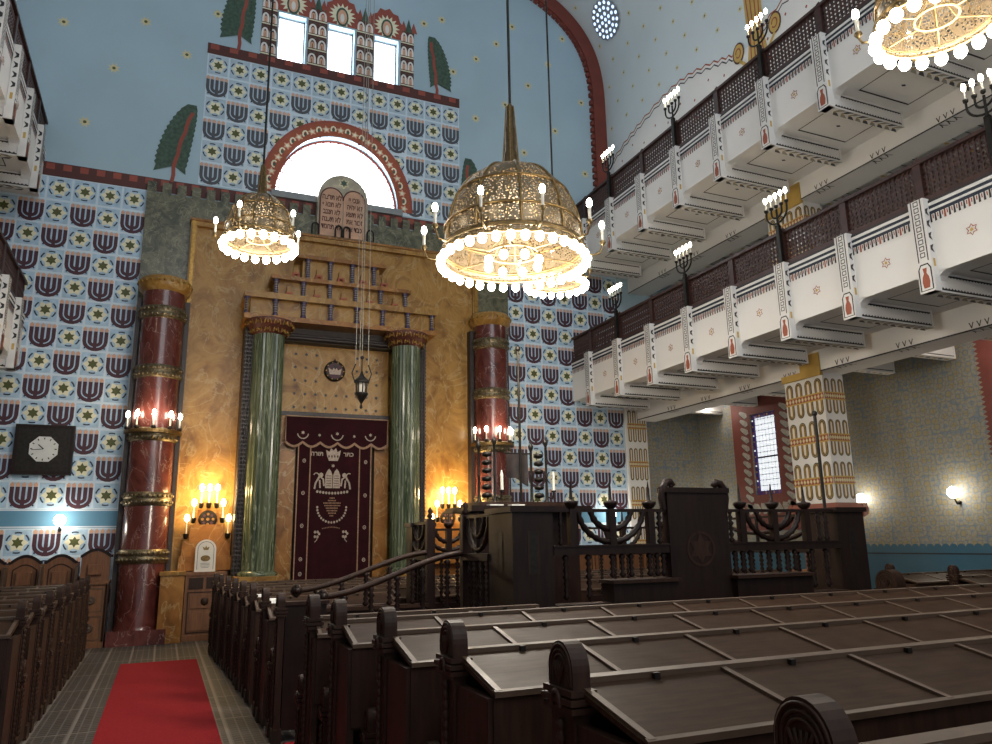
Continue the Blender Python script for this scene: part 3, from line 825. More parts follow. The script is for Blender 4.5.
# ------------------------------------------------------------------ red marble columns
def bandring(mb, cx, cy, z, r, h, mat):
    mb.lathe([(r, 0), (r+.03, .01), (r+.035, h/2-.02), (r+.02, h/2), (r+.035, h/2+.02), (r+.03, h-.01), (r, h)], cx, cy, z, mat, 32, cap=False)
    for k in range(28):
        a = 2*PI*k/28
        for zz in (h*.27, h*.73):
            mb.ball((cx+(r+.032)*math.cos(a), cy+(r+.032)*math.sin(a), z+zz), .030, mat, 4)
def red_column(xc, label, label2):
    yc = 15.55; r = .385
    g = thing('marble_column', label, 'column', (xc, yc, 0))
    MB().lathe([(r+.02, .25), (r, .32), (r, 6.5)], xc, yc, 0, 'marble_red', 40).build('shaft', g)
    b = MB(); b.box(xc-.47, yc-.47, 0, xc+.47, YW-.01, .25, 'marble_red'); b.build('base', g)
    c = MB(); c.lathe([(r, 0), (r+.07, .05), (r+.09, .14), (r+.09, .24), (r+.04, .29)], xc, yc, 6.48, 'marble_gold', 40)
    for k in range(24):
        a = 2*PI*k/24; c.ball((xc+(r+.09)*math.cos(a), yc+(r+.09)*math.sin(a), 6.66), .035, 'gilt', 5)
    c.build('capital', g)
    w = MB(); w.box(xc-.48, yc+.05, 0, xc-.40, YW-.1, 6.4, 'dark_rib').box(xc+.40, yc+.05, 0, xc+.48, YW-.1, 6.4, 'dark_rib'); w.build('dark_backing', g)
    for z in (1.42, 2.44, 3.62, 4.82, 5.98):
        q = MB(); bandring(q, xc, yc, z-.05, r, .25, 'brass_band'); q.build('metal_band', g)
    # five candles on a shelf round the front
    sh = thing('candle_shelf', label2, 'sconce', (xc, yc-r-.08, 3.78))
    q = MB(); q.prism([(xc+(r+.12)*math.cos(a), yc+(r+.12)*math.sin(a)) for a in [math.radians(180+180*k/16) for k in range(17)]]+[(xc+(r+.045)*math.cos(a), yc+(r+.045)*math.sin(a)) for a in [math.radians(360-180*k/16) for k in range(17)]], lambda u, v, d: (u, v, d), 3.72, 3.78, 'bronze')
    for k in range(5):
        a = math.radians(195+150*k/4); u, v = xc+(r+.08)*math.cos(a), yc+(r+.08)*math.sin(a)
        q.lathe([(.02, 0), (.045, .02), (.05, .06), (.025, .07)], u, v, 3.78, 'iron', 8)
    q.build('shelf', sh)
    for k in range(5):
        a = math.radians(195+150*k/4); u, v = xc+(r+.08)*math.cos(a), yc+(r+.08)*math.sin(a)
        c = MB().lathe([(.016, 0), (.016, .17)], u, v, 3.85, 'candle_white', 8).build('candle', sh)
        MB().ball((u, v, 4.07), .036, 'flame', 7, 1.9).build('flame', c, label='lit electric flame')
red_column(-.32, 'thick red marble column left of the golden ark, with a base at the aisle end', 'shelf of five lit candles round the red column left of the ark')
red_column(6.62, 'thick red marble column right of the golden ark, its foot hidden by the reading platform', 'shelf of five lit candles round the red column right of the ark')

# ------------------------------------------------------------------ the ark
XA = 3.12
ark = thing('torah_ark', 'huge golden marble ark wall with green columns and stepped cornices', 'ark', (XA, 15.5, 0))
m = MB()
m.box(.10, 15.80, 1.2, 2.02, 16, 8.12, 'marble_gold').box(4.22, 15.80, 1.2, 6.36, 16, 8.12, 'marble_gold').box(2.02, 15.80, 4.3, 4.22, 16, 8.12, 'marble_gold')
m.box(.30, 15.84, 0, 6.2, 16, 1.2, 'marble_amber')
m.build('wall_panel', ark)
m = MB()
for x0, x1 in ((.06, .19), (6.27, 6.40)): m.box(x0, 15.72, 0, x1, 15.99, 8.2, 'marble_gold').box(x0+.03, 15.69, 0, x1-.03, 15.72, 8.2, 'gilt')
m.box(.06, 15.70, 8.10, 6.40, 15.99, 8.22, 'marble_gold').box(.04, 15.67, 8.20, 6.42, 15.99, 8.25, 'marble_amber')
m.build('outer_moulding', ark)
for x0, x1 in ((.0, .40), (6.05, 6.45)):
    m = MB(); m.box(x0, 15.1, 0, x1, 15.8, 1.2, 'marble_amber').box(x0-.02, 15.06, 1.16, x1+.02, 15.8, 1.22, 'marble_gold'); m.build('pedestal', ark)
for x0, x1 in ((1.22, 2.0), (4.22, 5.0)):
    m = MB(); m.box(x0+.03, 14.86, 0, x1-.03, 15.8, 1.02, 'marble_amber').box(x0, 14.82, .98, x1, 15.8, 1.10, 'marble_gold'); m.build('column_plinth', ark)
for xc in (1.66, 4.50):
    m = MB(); r = .30; n = 26
    prof_ = [(xc+(r if k % 2 else r*.955)*math.cos(PI*k/n), 15.2+(r if k % 2 else r*.955)*math.sin(PI*k/n)) for k in range(2*n)]
    m.prism(prof_, lambda u, v, d: (u, v, d), 1.18, 5.76, 'marble_green'); m.lathe([(.36, 0), (.37, .05), (.31, .09)], xc, 15.2, 1.10, 'marble_green', 32)
    m.build('green_column', ark)
    m = MB(); m.lathe([(.30, 0), (.33, .03), (.38, .10), (.46, .20), (.49, .26), (.46, .29)], xc, 15.2, 5.74, 'capital_brown', 32)
    for row, (zz, rr, nn) in enumerate(((5.80, .36, 14), (5.93, .46, 16))):
        for k in range(nn):
            a = 2*PI*(k+.5*row)/nn
            m.tube([(xc+(rr+.01)*math.cos(a+t), 15.2+(rr+.01)*math.sin(a+t), zz+h) for t, h in ((-.14, -.04), (-.09, .05), (0, .08), (.09, .05), (.14, -.04))], .014, 'gilt', 5)
            m.ball((xc+(rr+.015)*math.cos(a), 15.2+(rr+.015)*math.sin(a), zz), .026, 'gilt', 5)
    m.build('capital', ark)
m = MB()                                                                 # dark ribbed jambs and lintel
for x0, x1 in ((1.20, 1.38), (4.78, 4.96)):
    m.box(x0, 15.25, 1.1, x1, 15.82, 6.0, 'dark_rib')
    for k in range(3): m.tube([(x0+.03+k*.06, 15.24, 1.1), (x0+.03+k*.06, 15.24, 6.0)], .025, 'dark_rib', 8)
    for k in range(60): m.box(x0, 15.215, 1.15+k*.08, x1, 15.25, 1.18+k*.08, 'dark_rib')
for k in range(3): m.tube([(1.9, 15.35+k*.06, 5.80+k*.07), (4.3, 15.35+k*.06, 5.80+k*.07)], .045, 'dark_rib', 8)
m.box(1.9, 15.4, 5.74, 4.3, 15.82, 6.02, 'dark_rib')
m.build('ribbed_frame', ark)
m = MB(); m.box(1.96, 15.66, 4.30, 4.24, 15.80, 5.78, 'marble_gold')
for i in range(9):
    for j in range(5):
        x = 2.26+i*.215; z = 4.42+j*.28
        if abs(x-3.12) < .26 and z > 4.9: continue
        star(m, x, z, .045, .02, fy(15.66), 'ink', .003, 6)
m.build('starred_panel', ark)
m = MB(); m.box(1.96, 15.55, 1.0, 2.32, 15.80, 4.30, 'marble_amber').box(3.94, 15.55, 1.0, 4.24, 15.80, 4.30, 'marble_amber').box(2.32, 15.74, .6, 3.94, 15.99, 4.30, 'dark_rib').box(1.3, 14.9, 0, 4.9, 15.8, .62, 'marble_amber')
m.box(1.96, 15.50, 4.22, 4.24, 15.66, 4.30, 'dark_rib')
m.build('niche', ark)
m = MB(); m.lathe([(.20, 0), (.22, .02), (.22, .05), (.17, .06)], 0, 0, 0, 'iron', 28, Matrix.Translation((3.07, 15.655, 5.22)) @ Matrix.Rotation(PI/2, 4, 'X'))
FM = fy(15.585)
m.poly(arc(3.07, 5.22, .165, .165, 0, 360, 24)[:-1], FM, 'maroon', .002)
m.poly([(2.96, 5.14), (3.18, 5.14), (3.21, 5.28), (3.13, 5.23), (3.07, 5.34), (3.01, 5.23), (2.93, 5.28)], FM, 'embroidery', .006)
m.poly([(3.03, 5.30), (3.07, 5.24), (3.11, 5.30), (3.07, 5.36)], FM, 'ink', .01)
for k in range(10):
    a = 2*PI*k/10; m.poly(arc(3.07+.185*math.cos(a), 5.22+.185*math.sin(a), .014, .014, 0, 360, 6)[:-1], FM, 'gilt', .004)
m.lathe([(.03, 0), (.012, .05), (.001, .09)], 3.07, 15.62, 5.42, 'iron', 8)
m.build('round_medallion', ark)
def colonette(mb, x, z, h, Y):
    mb.lathe([(.045, 0), (.062, .03), (.042, .06), (.042, h-.07), (.06, h-.04), (.068, h)], x, Y, z, 'purple_stone', 10)
    for k in range(int(h/.05)): mb.tube([(x+.046*math.cos(t), Y+.046*math.sin(t), z+.05*k+.02+.003*t) for t in [2*PI*q/8 for q in range(9)]], .007, 'rope_grey', 4)
m = MB()
m.box(1.14, 14.95, 6.02, 5.10, 15.8, 6.12, 'marble_amber').box(1.20, 15.06, 6.12, 5.04, 15.8, 6.46, 'marble_gold').box(1.12, 14.92, 6.46, 5.12, 15.8, 6.58, 'marble_gold')
for k in range(4):
    for sx in (1.20, 5.04): m.tube([(sx, 15.0, 6.1), (sx, 15.0, 6.46)], .05, 'marble_gold', 8)
m.build('lower_cornice', ark)
for k in range(8):
    x = 1.18+k*.548; q = MB(); colonette(q, x, 6.12, .34, 15.0); q.build('colonette', ark)
m = MB()
m.box(1.74, 15.34, 6.58, 4.50, 15.8, 6.98, 'marble_gold').box(1.64, 15.18, 6.98, 4.60, 15.8, 7.06, 'marble_amber')
for k in range(5):
    x = 2.02+k*.56
    m.box(x-.07, 15.26, 6.70, x+.07, 15.34, 6.74, 'rust').box(x-.05, 15.26, 6.74, x+.05, 15.34, 6.86, 'marble_gold').box(x-.08, 15.27, 6.60, x-.03, 15.34, 6.70, 'rust').box(x+.03, 15.27, 6.60, x+.08, 15.34, 6.70, 'rust')
m.build('middle_cornice', ark)
for k in range(6):
    x = 1.75+k*.547; q = MB(); colonette(q, x, 6.58, .40, 15.26); q.build('colonette', ark)
m = MB()
m.box(2.30, 15.50, 7.06, 3.96, 15.8, 7.56, 'marble_gold').box(2.16, 15.36, 7.56, 4.08, 15.8, 7.64, 'marble_amber')
for k in range(5):
    x = 2.16+k*.475
    m.box(x-.07, 15.42, 7.20, x+.07, 15.50, 7.24, 'rust').box(x-.05, 15.42, 7.24, x+.05, 15.50, 7.36, 'marble_gold').box(x-.08, 15.43, 7.06, x-.03, 15.50, 7.20, 'rust').box(x+.03, 15.43, 7.06, x+.08, 15.50, 7.20, 'rust')
m.build('upper_cornice', ark)
for k in range(4):
    x = 2.40+k*.475; q = MB(); colonette(q, x, 7.06, .50, 15.44); q.build('colonette', ark)

def text_mesh(mb, txt, x, z, size, F, mat, d=.004, align='CENTER', xs=1):
    cu = bpy.data.curves.new('t', 'FONT'); cu.body = txt; cu.size = size; cu.offset = size*.03; cu.align_x = align; cu.resolution_u = 2
    o = bpy.data.objects.new('t', cu); C.objects.link(o)
    bpy.context.view_layer.update()
    me = bpy.data.meshes.new_from_object(o.evaluated_get(bpy.context.evaluated_depsgraph_get()))
    if len(me.polygons):
        mb.add([F(x+v.co.x*xs, z+v.co.y, d) for v in me.vertices], [tuple(p.vertices) for p in me.polygons], mat)
    bpy.data.objects.remove(o); bpy.data.curves.remove(cu); bpy.data.meshes.remove(me)
# tablets of the law above the ark
tb = thing('law_tablets', 'round-topped stone tablets with red Hebrew lines standing on top of the golden ark', 'tablets', (3.16, 15.75, 8.25))
o1 = rectp(2.60, 8.25, 3.72, 9.15)[:2]+arc(3.16, 9.15, .56, .62, 0, 180, 24)
MB().prism(o1, lambda u, v, d: (u, 15.86-d, v), 0, .16, 'stone_tablet').build('surround', tb)
pl = MB()
for sx in (2.90, 3.40):
    pl.prism([(sx-.24, 8.27), (sx+.24, 8.27), (sx+.24, 9.14)]+arc(sx, 9.14, .24, .26, 8, 172, 14)+[(sx-.24, 9.14)], lambda u, v, d: (u, 15.70-d, v), 0, .03, 'tablet_pink')
    pl.ribbon([(sx+.25, 9.14)]+arc(sx, 9.14, .25, .27, 0, 180, 16)+[(sx-.25, 9.14)], .03, fy(15.67), 'border_dark', .002)
for x in (2.645, 3.655): pl.ribbon([(x, 8.27), (x, 9.14)], .03, fy(15.67), 'border_dark', .002)
pl.build('tablet_panels', tb)
tx = MB()
for k, w in enumerate(('לא תרצח', 'לא תנאף', 'לא תגנב', 'לא תענה', 'לא תחמד')): text_mesh(tx, w[::-1], 2.90, 9.13-k*.175, .17, fy(15.67), 'border_dark', xs=.66)
for k, w in enumerate(('אנכי יי', 'לא יהיה', 'לא תשא', 'זכור את', 'כבד את')): text_mesh(tx, w[::-1], 3.41, 9.13-k*.175, .17, fy(15.67), 'border_dark', xs=.66)
tx.build('hebrew_lettering', tb)
q = MB(); q.ribbon(starpts(3.16, 9.58, .13, .075), .02, fy(15.70), 'star_gold', .004, closed=True)
q.poly(starpts(3.16, 9.58, .08, .046), fy(15.70), 'leaf_green', .003); q.build('star_emblem', tb)
for x in (2.55, 3.06, 3.24, 3.77):
    q = MB(); q.tube([(u, 15.62, v) for u, v in [(x-.07, 8.25)]+arc(x, 8.42, .07, .09, 180, 0, 8)+[(x+.07, 8.25)]], .02, 'iron', 6); q.build('iron_hoop', tb)

# ------------------------------------------------------------------ ark curtain
cu = thing('ark_curtain', 'dark burgundy velvet ark curtain with gold embroidery hanging in the golden niche', 'curtain', (3.12, 15.45, .8))
def drape(mb, x0, x1, z0, z1, Y, n, amp, freq, mat, bot=None):
    vs = []; R = 10
    for j in range(R+1):
        for k in range(n+1):
            t = k/n; x = x0+(x1-x0)*t; zb = z0 if bot is None else bot(x)
            vs.append((x, Y+amp*math.sin(freq*x*2*PI)*(.3+.7*(1-j/R)), zb+(z1-zb)*j/R))
    N = len(vs)
    vs += [(x, y+.02, z) for x, y, z in vs]
    fs = [(j*(n+1)+k, j*(n+1)+k+1, (j+1)*(n+1)+k+1, (j+1)*(n+1)+k) for j in range(R) for k in range(n)]
    mb.add(vs, fs+[tuple(N+i for i in f[::-1]) for f in fs], mat, True)
m = MB(); drape(m, 2.34, 3.86, .72, 3.80, 15.46, 60, .014, 3.2, 'velvet'); m.build('drape', cu)
Yc = 15.46-.018; Fc = fy(Yc)
m = MB()
for x in (2.36, 2.60, 3.60, 3.84): m.poly(rectp(x-.011, .72, x+.011, 3.7), Fc, 'gold_fringe', .006)
for x, ks in ((2.48, (3.30, 2.66, 2.02, 1.38, 1.10)), (3.73, (3.30, 2.62, 1.98, 1.34))):
    for z in ks: m.ribbon(arc(x, z, .028, .035, 0, 360, 8)[:-1], .014, Fc, 'embroidery', .006, closed=True); star(m, x, z, .018, .008, Fc, 'embroidery', .008)
cx = 3.06
# crown
m.poly([(cx-.13, 3.42), (cx-.09, 3.31), (cx+.09, 3.31), (cx+.13, 3.42), (cx+.15, 3.53), (cx+.08, 3.49), (cx+.05, 3.57), (cx, 3.52), (cx-.05, 3.57), (cx-.08, 3.49), (cx-.15, 3.53)], Fc, 'embroidery', .006)
for k in (-.09, -.03, .03, .09): m.poly(arc(cx+k, 3.40, .014, .03, 0, 360, 6)[:-1], Fc, 'velvet', .009)
text_mesh(m, 'הרות', cx-.33, 3.41, .12, Fc, 'embroidery', .006); text_mesh(m, 'רתכ', cx+.31, 3.41, .12, Fc, 'embroidery', .006)
star(m, cx, 3.21, .04, .02, Fc, 'embroidery', .006)
# two tablets flanked by lions
for sx in (-1, 1):
    x = cx+sx*.078; m.poly([(x-.072, 2.76), (x+.072, 2.76), (x+.072, 3.02), (x+.04, 3.10), (x, 3.15), (x-.04, 3.10), (x-.072, 3.02)], Fc, 'embroidery', .006)
    for k in range(5): m.poly(rectp(x-.05, 2.80+k*.05, x+.05, 2.81+k*.05), Fc, 'velvet', .009)
    body = [(cx+sx*.17, 2.80), (cx+sx*.19, 2.94), (cx+sx*.27, 2.99), (cx+sx*.34, 2.86), (cx+sx*.36, 2.74)]
    m.ribbon(body, .035, Fc, 'embroidery', .006); m.ribbon([(cx+sx*.26, 2.92), (cx+sx*.25, 2.76)], .03, Fc, 'embroidery', .007)
    m.poly(arc(cx+sx*.235, 3.02, .045, .05, 0, 360, 8)[:-1], Fc, 'embroidery', .008)
    m.ribbon(arc(cx+sx*.33, 2.98, .06, .08, 60*sx+90-90, 60*sx+270-60, 8), .02, Fc, 'embroidery', .007)
    # floral sprays low down
    x = cx+sx*.28
    for a in range(5): m.poly(arc(x+.045*math.cos(a*1.256), 1.86+.06*math.sin(a*1.256)-.02*(a % 2), .025, .03, 0, 360, 6)[:-1], Fc, 'embroidery', .006)
    m.ribbon([(x-sx*.02, 1.82), (x+sx*.0, 1.74), (x+sx*.04, 1.70)], .015, Fc, 'embroidery', .006)
for k in range(11): m.poly(arc(cx-.30+k*.06, 2.69-.03*math.sin(PI*k/10), .026, .03, 0, 360, 6)[:-1], Fc, 'embroidery', .006)
for k in range(17):
    a = math.radians(180+180*k/16); m.poly(arc(cx+.29*math.cos(a), 2.38+.40*math.sin(a)*.75, .022, .026, 0, 360, 6)[:-1], Fc, 'embroidery', .006)
for k in range(8):
    w = (.10, .16, .34, .30, .24, .20, .14, .08)[k]
    q = 0
    while q < w:
        m.poly(rectp(cx-w/2+q, 2.55-k*.05, cx-w/2+q+.018, 2.575-k*.05), Fc, 'gold_fringe', .006); q += .027
for k in range(12): m.poly(rectp(cx-.18+k*.03, 1.96+.02*math.cos((k-6)/3), cx-.165+k*.03, 1.98+.02*math.cos((k-6)/3)), Fc, 'gold_fringe', .006)
m.build('embroidery', cu, label='pale gold crown, tablets, lions and wreath embroidery')
def scal(x): return 3.66-.09*abs(math.sin(PI*(x-2.08)/.35))
m = MB(); drape(m, 2.08, 4.18, 3.6, 4.20, 15.42, 84, .006, 2, 'velvet', scal); v = m.build('valance', cu)
m = MB(); Fq = fy(15.405)
m.ribbon([(2.08+k*.025, scal(2.08+k*.025)+.01) for k in range(85)], .045, Fq, 'gold_fringe', .006)
m.ribbon([(2.09, 3.66), (2.09, 4.19), (4.17, 4.19), (4.17, 3.66)], .022, Fq, 'gold_fringe', .006)
for x, s_ in ((2.43, 1), (3.81, 1), (3.12, 1.1)):
    m.ribbon(arc(x, 3.86, .11*s_, .12*s_, 190, 350, 10), .022, Fq, 'embroidery', .006)
    star(m, x, 3.86, .04, .02, Fq, 'embroidery', .006)
for x in (2.76, 3.47): star(m, x, 3.82, .035, .017, Fq, 'embroidery', .006)
m.build('trimming', v)

# ------------------------------------------------------------------ candle brackets on the ark, the plaque, cupboards
def ark_sconce(xc, label):
    g = thing('stepped_sconce', label, 'sconce', (xc, 15.6, 1.2))
    m = MB()
    for w, z0, z1, dd in ((.94, 1.22, 1.48, .26), (.86, 1.48, 1.76, .22), (.62, 1.76, 2.06, .18), (.38, 2.06, 2.34, .14)):
        m.box(xc-w/2, 15.8-dd, z0, xc+w/2, 15.8, z1, 'marble_amber')
    m.build('stepped_block', g)
    m = MB(); m.lathe([(.16, 0), (.17, .02), (.14, .035)], 0, 0, 0, 'iron', 24, Matrix.Translation((xc, 15.665, 2.16)) @ Matrix.Rotation(PI/2, 4, 'X'))
    for k in range(8): m.poly(arc(xc+.095*math.cos(k*PI/4), 2.16+.095*math.sin(k*PI/4), .027, .027, 0, 360, 8)[:-1], fy(15.63), 'maroon' if k % 2 else 'marble_gold', .004)
    m.poly(arc(xc, 2.16, .03, .03, 0, 360, 8)[:-1], fy(15.63), 'marble_gold', .005)
    m.build('pierced_roundel', g)
    for dx, z, in ((-.14, 2.36), (0, 2.36), (.14, 2.36), (-.26, 2.08), (.26, 2.08), (-.37, 1.79), (.37, 1.79)):
        s_ = MB().lathe([(.025, 0), (.04, .02), (.05, .08), (.055, .10)], xc+dx, 15.58, z, 'iron', 10).build('candle_cup', g)
        c = MB().lathe([(.013, 0), (.013, .24)], xc+dx, 15.58, z+.09, 'candle_white', 8).build('candle', s_)
        MB().ball((xc+dx, 15.58, z+.39), .045, 'flame_warm', 7, 1.6).build('flame', c, label='lit yellow electric flame')
ark_sconce(.75, 'stepped golden bracket with seven lit candles left of the ark, above the white plaque')
ark_sconce(5.60, 'stepped golden bracket with seven lit candles right of the ark, behind the platform rail')
g = thing('memorial_plaque', 'small white round-topped memorial plaque on the golden step left of the ark', 'plaque', (.74, 15.4, 1.22))
m = MB(); m.prism([(.56, 1.20), (.92, 1.20), (.92, 1.60)]+arc(.74, 1.60, .18, .18, 0, 180, 14), lambda u, v, d: (u, 15.38-d, v), 0, .03, 'plaque_white')
m.build('slab', g)
m = MB(); F = fy(15.35); m.ribbon([(.60, 1.24), (.60, 1.60)]+arc(.74, 1.60, .14, .14, 180, 0, 12)+[(.88, 1.24)], .008, F, 'ink', .002)
m.poly(arc(.74, 1.44, .085, .055, 0, 360, 16)[:-1], F, 'bronze', .004)
m.poly([(.70, 1.59), (.78, 1.59), (.80, 1.65), (.76, 1.63), (.74, 1.67), (.72, 1.63), (.68, 1.65)], F, 'bronze', .004)
for k in range(4): m.ribbon([(.66+.02*(k > 2), 1.35-k*.025), (.82-.02*(k > 2), 1.35-k*.025)], .006, F, 'slate', .003)
m.build('carving', g)
def cupboard(x0, x1, label):
    g = thing('wooden_cupboard', label, 'cupboard', ((x0+x1)/2, 15.3, 0))
    m = MB(); m.box(x0, 15.30, 0, x1, 15.8, 1.18, 'wood_stall').box(x0-.01, 15.27, 1.14, x1+.01, 15.8, 1.20, 'wood_stall').box(x0-.01, 15.27, 0, x1+.01, 15.4, .10, 'wood_stall'); m.build('body', g)
    m = MB(); m.ribbon(rectp(x0+.06, .14, x1-.06, .84), .03, lambda u, v, d: (u, 15.29-d, v), 'wood_pew', 0, closed=True)
    for a, b in ((.16, .50), (.54, .82)): m.box(x0+.10, 15.275, a+.02, x1-.10, 15.30, b-.02, 'wood_stall')
    m.lathe([(.07, 0), (.07, .01), (.045, .025), (.01, .03)], 0, 0, 0, 'wood_pew', 16, Matrix.Translation(((x0+x1)/2, 15.275, .68)) @ Matrix.Rotation(PI/2, 4, 'X')); m.build('door', g)
    m = MB()
    for k in range(2): m.box(x0+.06+k*(x1-x0-.1)/2, 15.28, .90, x0+.01+(k+1)*(x1-x0-.1)/2, 15.30, 1.10, 'wood_pew')
    m.build('upper_panel', g)
cupboard(.42, 1.12, 'low brown wooden cupboard under the white plaque, left of the ark')

# wall clock
g = thing('wall_clock', 'square black framed clock with a white octagonal dial on the menorah tiles', 'clock', (-2.12, 15.9, 2.96))
m = MB(); m.box(-2.60, 15.86, 2.97, -1.65, 15.98, 3.88, 'iron'); m.ribbon(rectp(-2.56, 3.01, -1.69, 3.84), .05, lambda u, v, d: (u, 15.86-d, v), 'wood_dark', .012, closed=True); m.build('frame', g)
F = fy(15.86)
MB().prism([(-2.12+.245*math.cos(a), 3.43+.245*math.sin(a)) for a in [2*PI*(k+.5)/8 for k in range(8)]], lambda u, v, d: (u, 15.86-d, v), 0, .03, 'clock_face').build('dial', g)
F = fy(15.83); m = MB()
for k in range(12):
    a = PI/2-2*PI*k/12; c, s_ = math.cos(a), math.sin(a)
    m.ribbon([(-2.12+.175*c, 3.43+.175*s_), (-2.12+.21*c, 3.43+.21*s_)], .018, F, 'ink', .003)
m.build('hour_marks', g)
for a, L, w, nm in ((138, .12, .018, 'hour_hand'), (186, .19, .012, 'minute_hand')):
    a = math.radians(a); MB().ribbon([(-2.12, 3.43), (-2.12+L*math.cos(a), 3.43+L*math.sin(a))], w, F, 'ink', .008).build(nm, g)

# hanging eternal light in front of the ark
LX, LY = 2.92, 12.5
g = thing('hanging_lantern', 'small black iron eternal light hanging on long thin chains in front of the ark', 'lantern', (LX, LY, 3.9))
m = MB(); m.lathe([(.001, 0), (.03, .03), (.012, .09), (.05, .15), (.10, .22), (.12, .25), (.12, .28)], LX, LY, 3.88, 'iron', 12); m.build('base', g)
m = MB()
for k in range(8):
    a = 2*PI*k/8; m.tube([(LX+.085*math.cos(a), LY+.085*math.sin(a), 4.14), (LX+.095*math.cos(a), LY+.095*math.sin(a), 4.36)], .012, 'iron', 5)
m.build('cage', g)
MB().lathe([(.05, 0), (.06, .1), (.05, .2)], LX, LY, 4.15, 'candle_white', 10).build('glass', g)
m = MB(); m.lathe([(.13, 0), (.13, .03), (.09, .07), (.04, .12), (.015, .2)], LX, LY, 4.34, 'iron', 12); m.build('roof', g)
m = MB()
for sg in (-1, 1): m.tube([(LX+sg*.12, LY, 4.36), (LX+sg*.17, LY, 4.50), (LX+sg*.11, LY, 4.66)], .012, 'iron', 5)
m.tube([(LX, LY, 4.5), (LX, LY, 4.8)], .012, 'iron', 5); m.ball((LX, LY, 4.78), .035, 'iron', 6); m.build('hanger', g)
for dx, dy in ((-.11, 0), (.11, 0), (0, 0), (-.03, .05)):
    MB().tube([(LX+dx, LY+dy, 4.64), (LX+dx*.5, LY+dy, 17.0)], .006, 'rope_grey', 4).build('chain', g)
# ------------------------------------------------------------------ chandeliers
def chandelier(R, nb, na, inner, H, BS=.045):
    """local origin: centre of the ring of bulbs"""
    g = thing('chandelier', 'x', 'chandelier')
    m = MB(); prof_ = [(R*.98*math.cos(math.radians(a))**.85+.0, .12*R+H*math.sin(math.radians(a))) for a in range(0, 88, 6)]
    m.lathe(prof_, 0, 0, 0, 'filigree', 40, cap=False); m.build('pierced_dome', g, False)
    m = MB()
    for k in range(10):
        a = 2*PI*k/10; m.tube([((r+.008)*math.cos(a), (r+.008)*math.sin(a), z) for r, z in prof_], .013*R/.8+.003, 'bronze', 5)
    for z in (.12*R, .34*H, .62*H+.12*R):
        t = min(1, max(0, (z-.12*R)/H)); r = R*.98*math.cos(math.asin(t))**.85+.01
        m.tube([(r*math.cos(a), r*math.sin(a), z) for a in [2*PI*k/36 for k in range(36)]], .018*R/.8, 'bronze', 6, closed=True)
    m.build('dome_ribs', g, False)
    m = MB(); m.lathe([(R*1.0, .0), (R*1.02, .03), (R*1.0, .06), (R*.99, .13*R), (R*1.01, .15*R)], 0, 0, 0, 'filigree', 48, cap=False)
    for z in (0, .07): m.tube([(R*1.01*math.cos(a), R*1.01*math.sin(a), z) for a in [2*PI*k/48 for k in range(48)]], .014, 'chandelier_gold', 6, closed=True)
    m.tube([(R*.36*math.cos(a), R*.36*math.sin(a), .05) for a in [2*PI*k/32 for k in range(32)]], .012, 'chandelier_gold', 6, closed=True)
    for k in range(6):
        a = 2*PI*k/6; m.tube([(R*.36*math.cos(a), R*.36*math.sin(a), .05), (R*math.cos(a), R*math.sin(a), .05)], .008, 'chandelier_gold', 5)
        m.tube([(R*.36*math.cos(a), R*.36*math.sin(a), .05), (.02*math.cos(a), .02*math.sin(a), .5*H)], .006, 'chandelier_gold', 5)
    m.build('ring', g, False)
    sp = MB(); z0 = .12*R+H-.04; hs = 1.06*R
    sp.lathe([(.16*R, 0), (.12*R, .05*R), (.105*R, .3*R), (.085*R, .32*R), (.075*R, .7*R), (.06*R, .72*R), (.05*R, hs), (.01, hs+.05)], 0, 0, z0, 'chandelier_brass', 10)
    for k in range(6):
        a = 2*PI*k/6; sp.tube([(.14*R*math.cos(a), .14*R*math.sin(a), z0), (.06*R*math.cos(a), .06*R*math.sin(a), z0+hs)], .008, 'bronze', 4)
    sp.build('spire', g, False)
    b = MB(); b.ball((0, 0, -.055), BS, 'bulb', 8, 1.2); bm = b.mesh('bulb')
    h = MB(); h.lathe([(.012, .03), (.03, 0), (.022, -.02)], 0, 0, 0, 'chandelier_gold', 8); hm = h.mesh('socket')
    pos = [(R*1.03, 2*PI*k/nb) for k in range(nb)]+[(R*.38, 2*PI*k/inner) for k in range(inner)]
    for r, a in pos:
        s_ = inst('socket', hm, g, (r*math.cos(a), r*math.sin(a), 0)); inst('bulb', bm, s_)
    am = MB(); am.tube([(R*.98, 0, .13*R), (R*1.10, 0, .02*R), (R*1.22, 0, .04*R), (R*1.27, 0, .17*R)], .011, 'chandelier_gold', 6)
    am.lathe([(.012, 0), (.035, .03), (.03, .05)], R*1.27, 0, .16*R, 'chandelier_gold', 8)
    amm = am.mesh('arm')
    cm = MB(); cm.lathe([(.016, 0), (.016, .14)], R*1.27, 0, .16*R+.05, 'candle_white', 8); cmm = cm.mesh('candle')
    fm = MB(); fm.ball((R*1.27, 0, .16*R+.23), .030, 'bulb', 7, 1.7); fmm = fm.mesh('flame')
    for k in range(na):
        a = 2*PI*(k+.3)/na
        q = inst('arm', amm, g, (0, 0, 0), a); inst('candle', cmm, q); inst('flame', fmm, q, label='small lit candle bulb')
    return g, z0+hs
def hang(g, top, z, mat='iron'):
    MB().tube([(0, 0, top), (0, 0, 17.05-z)], .016, mat, 6).build('hanging_rod', g, False)
small, tp = chandelier(.455, 20, 5, 0, .64, .05)
hang(small, tp, 5.7)
big, tpb = chandelier(.755, 34, 10, 8, .95)
hang(big, tpb, 4.62)
big.location = (3.22, 6.9, 4.60); big['label'] = 'largest brass chandelier, its big pierced dome hanging over the middle of the hall'
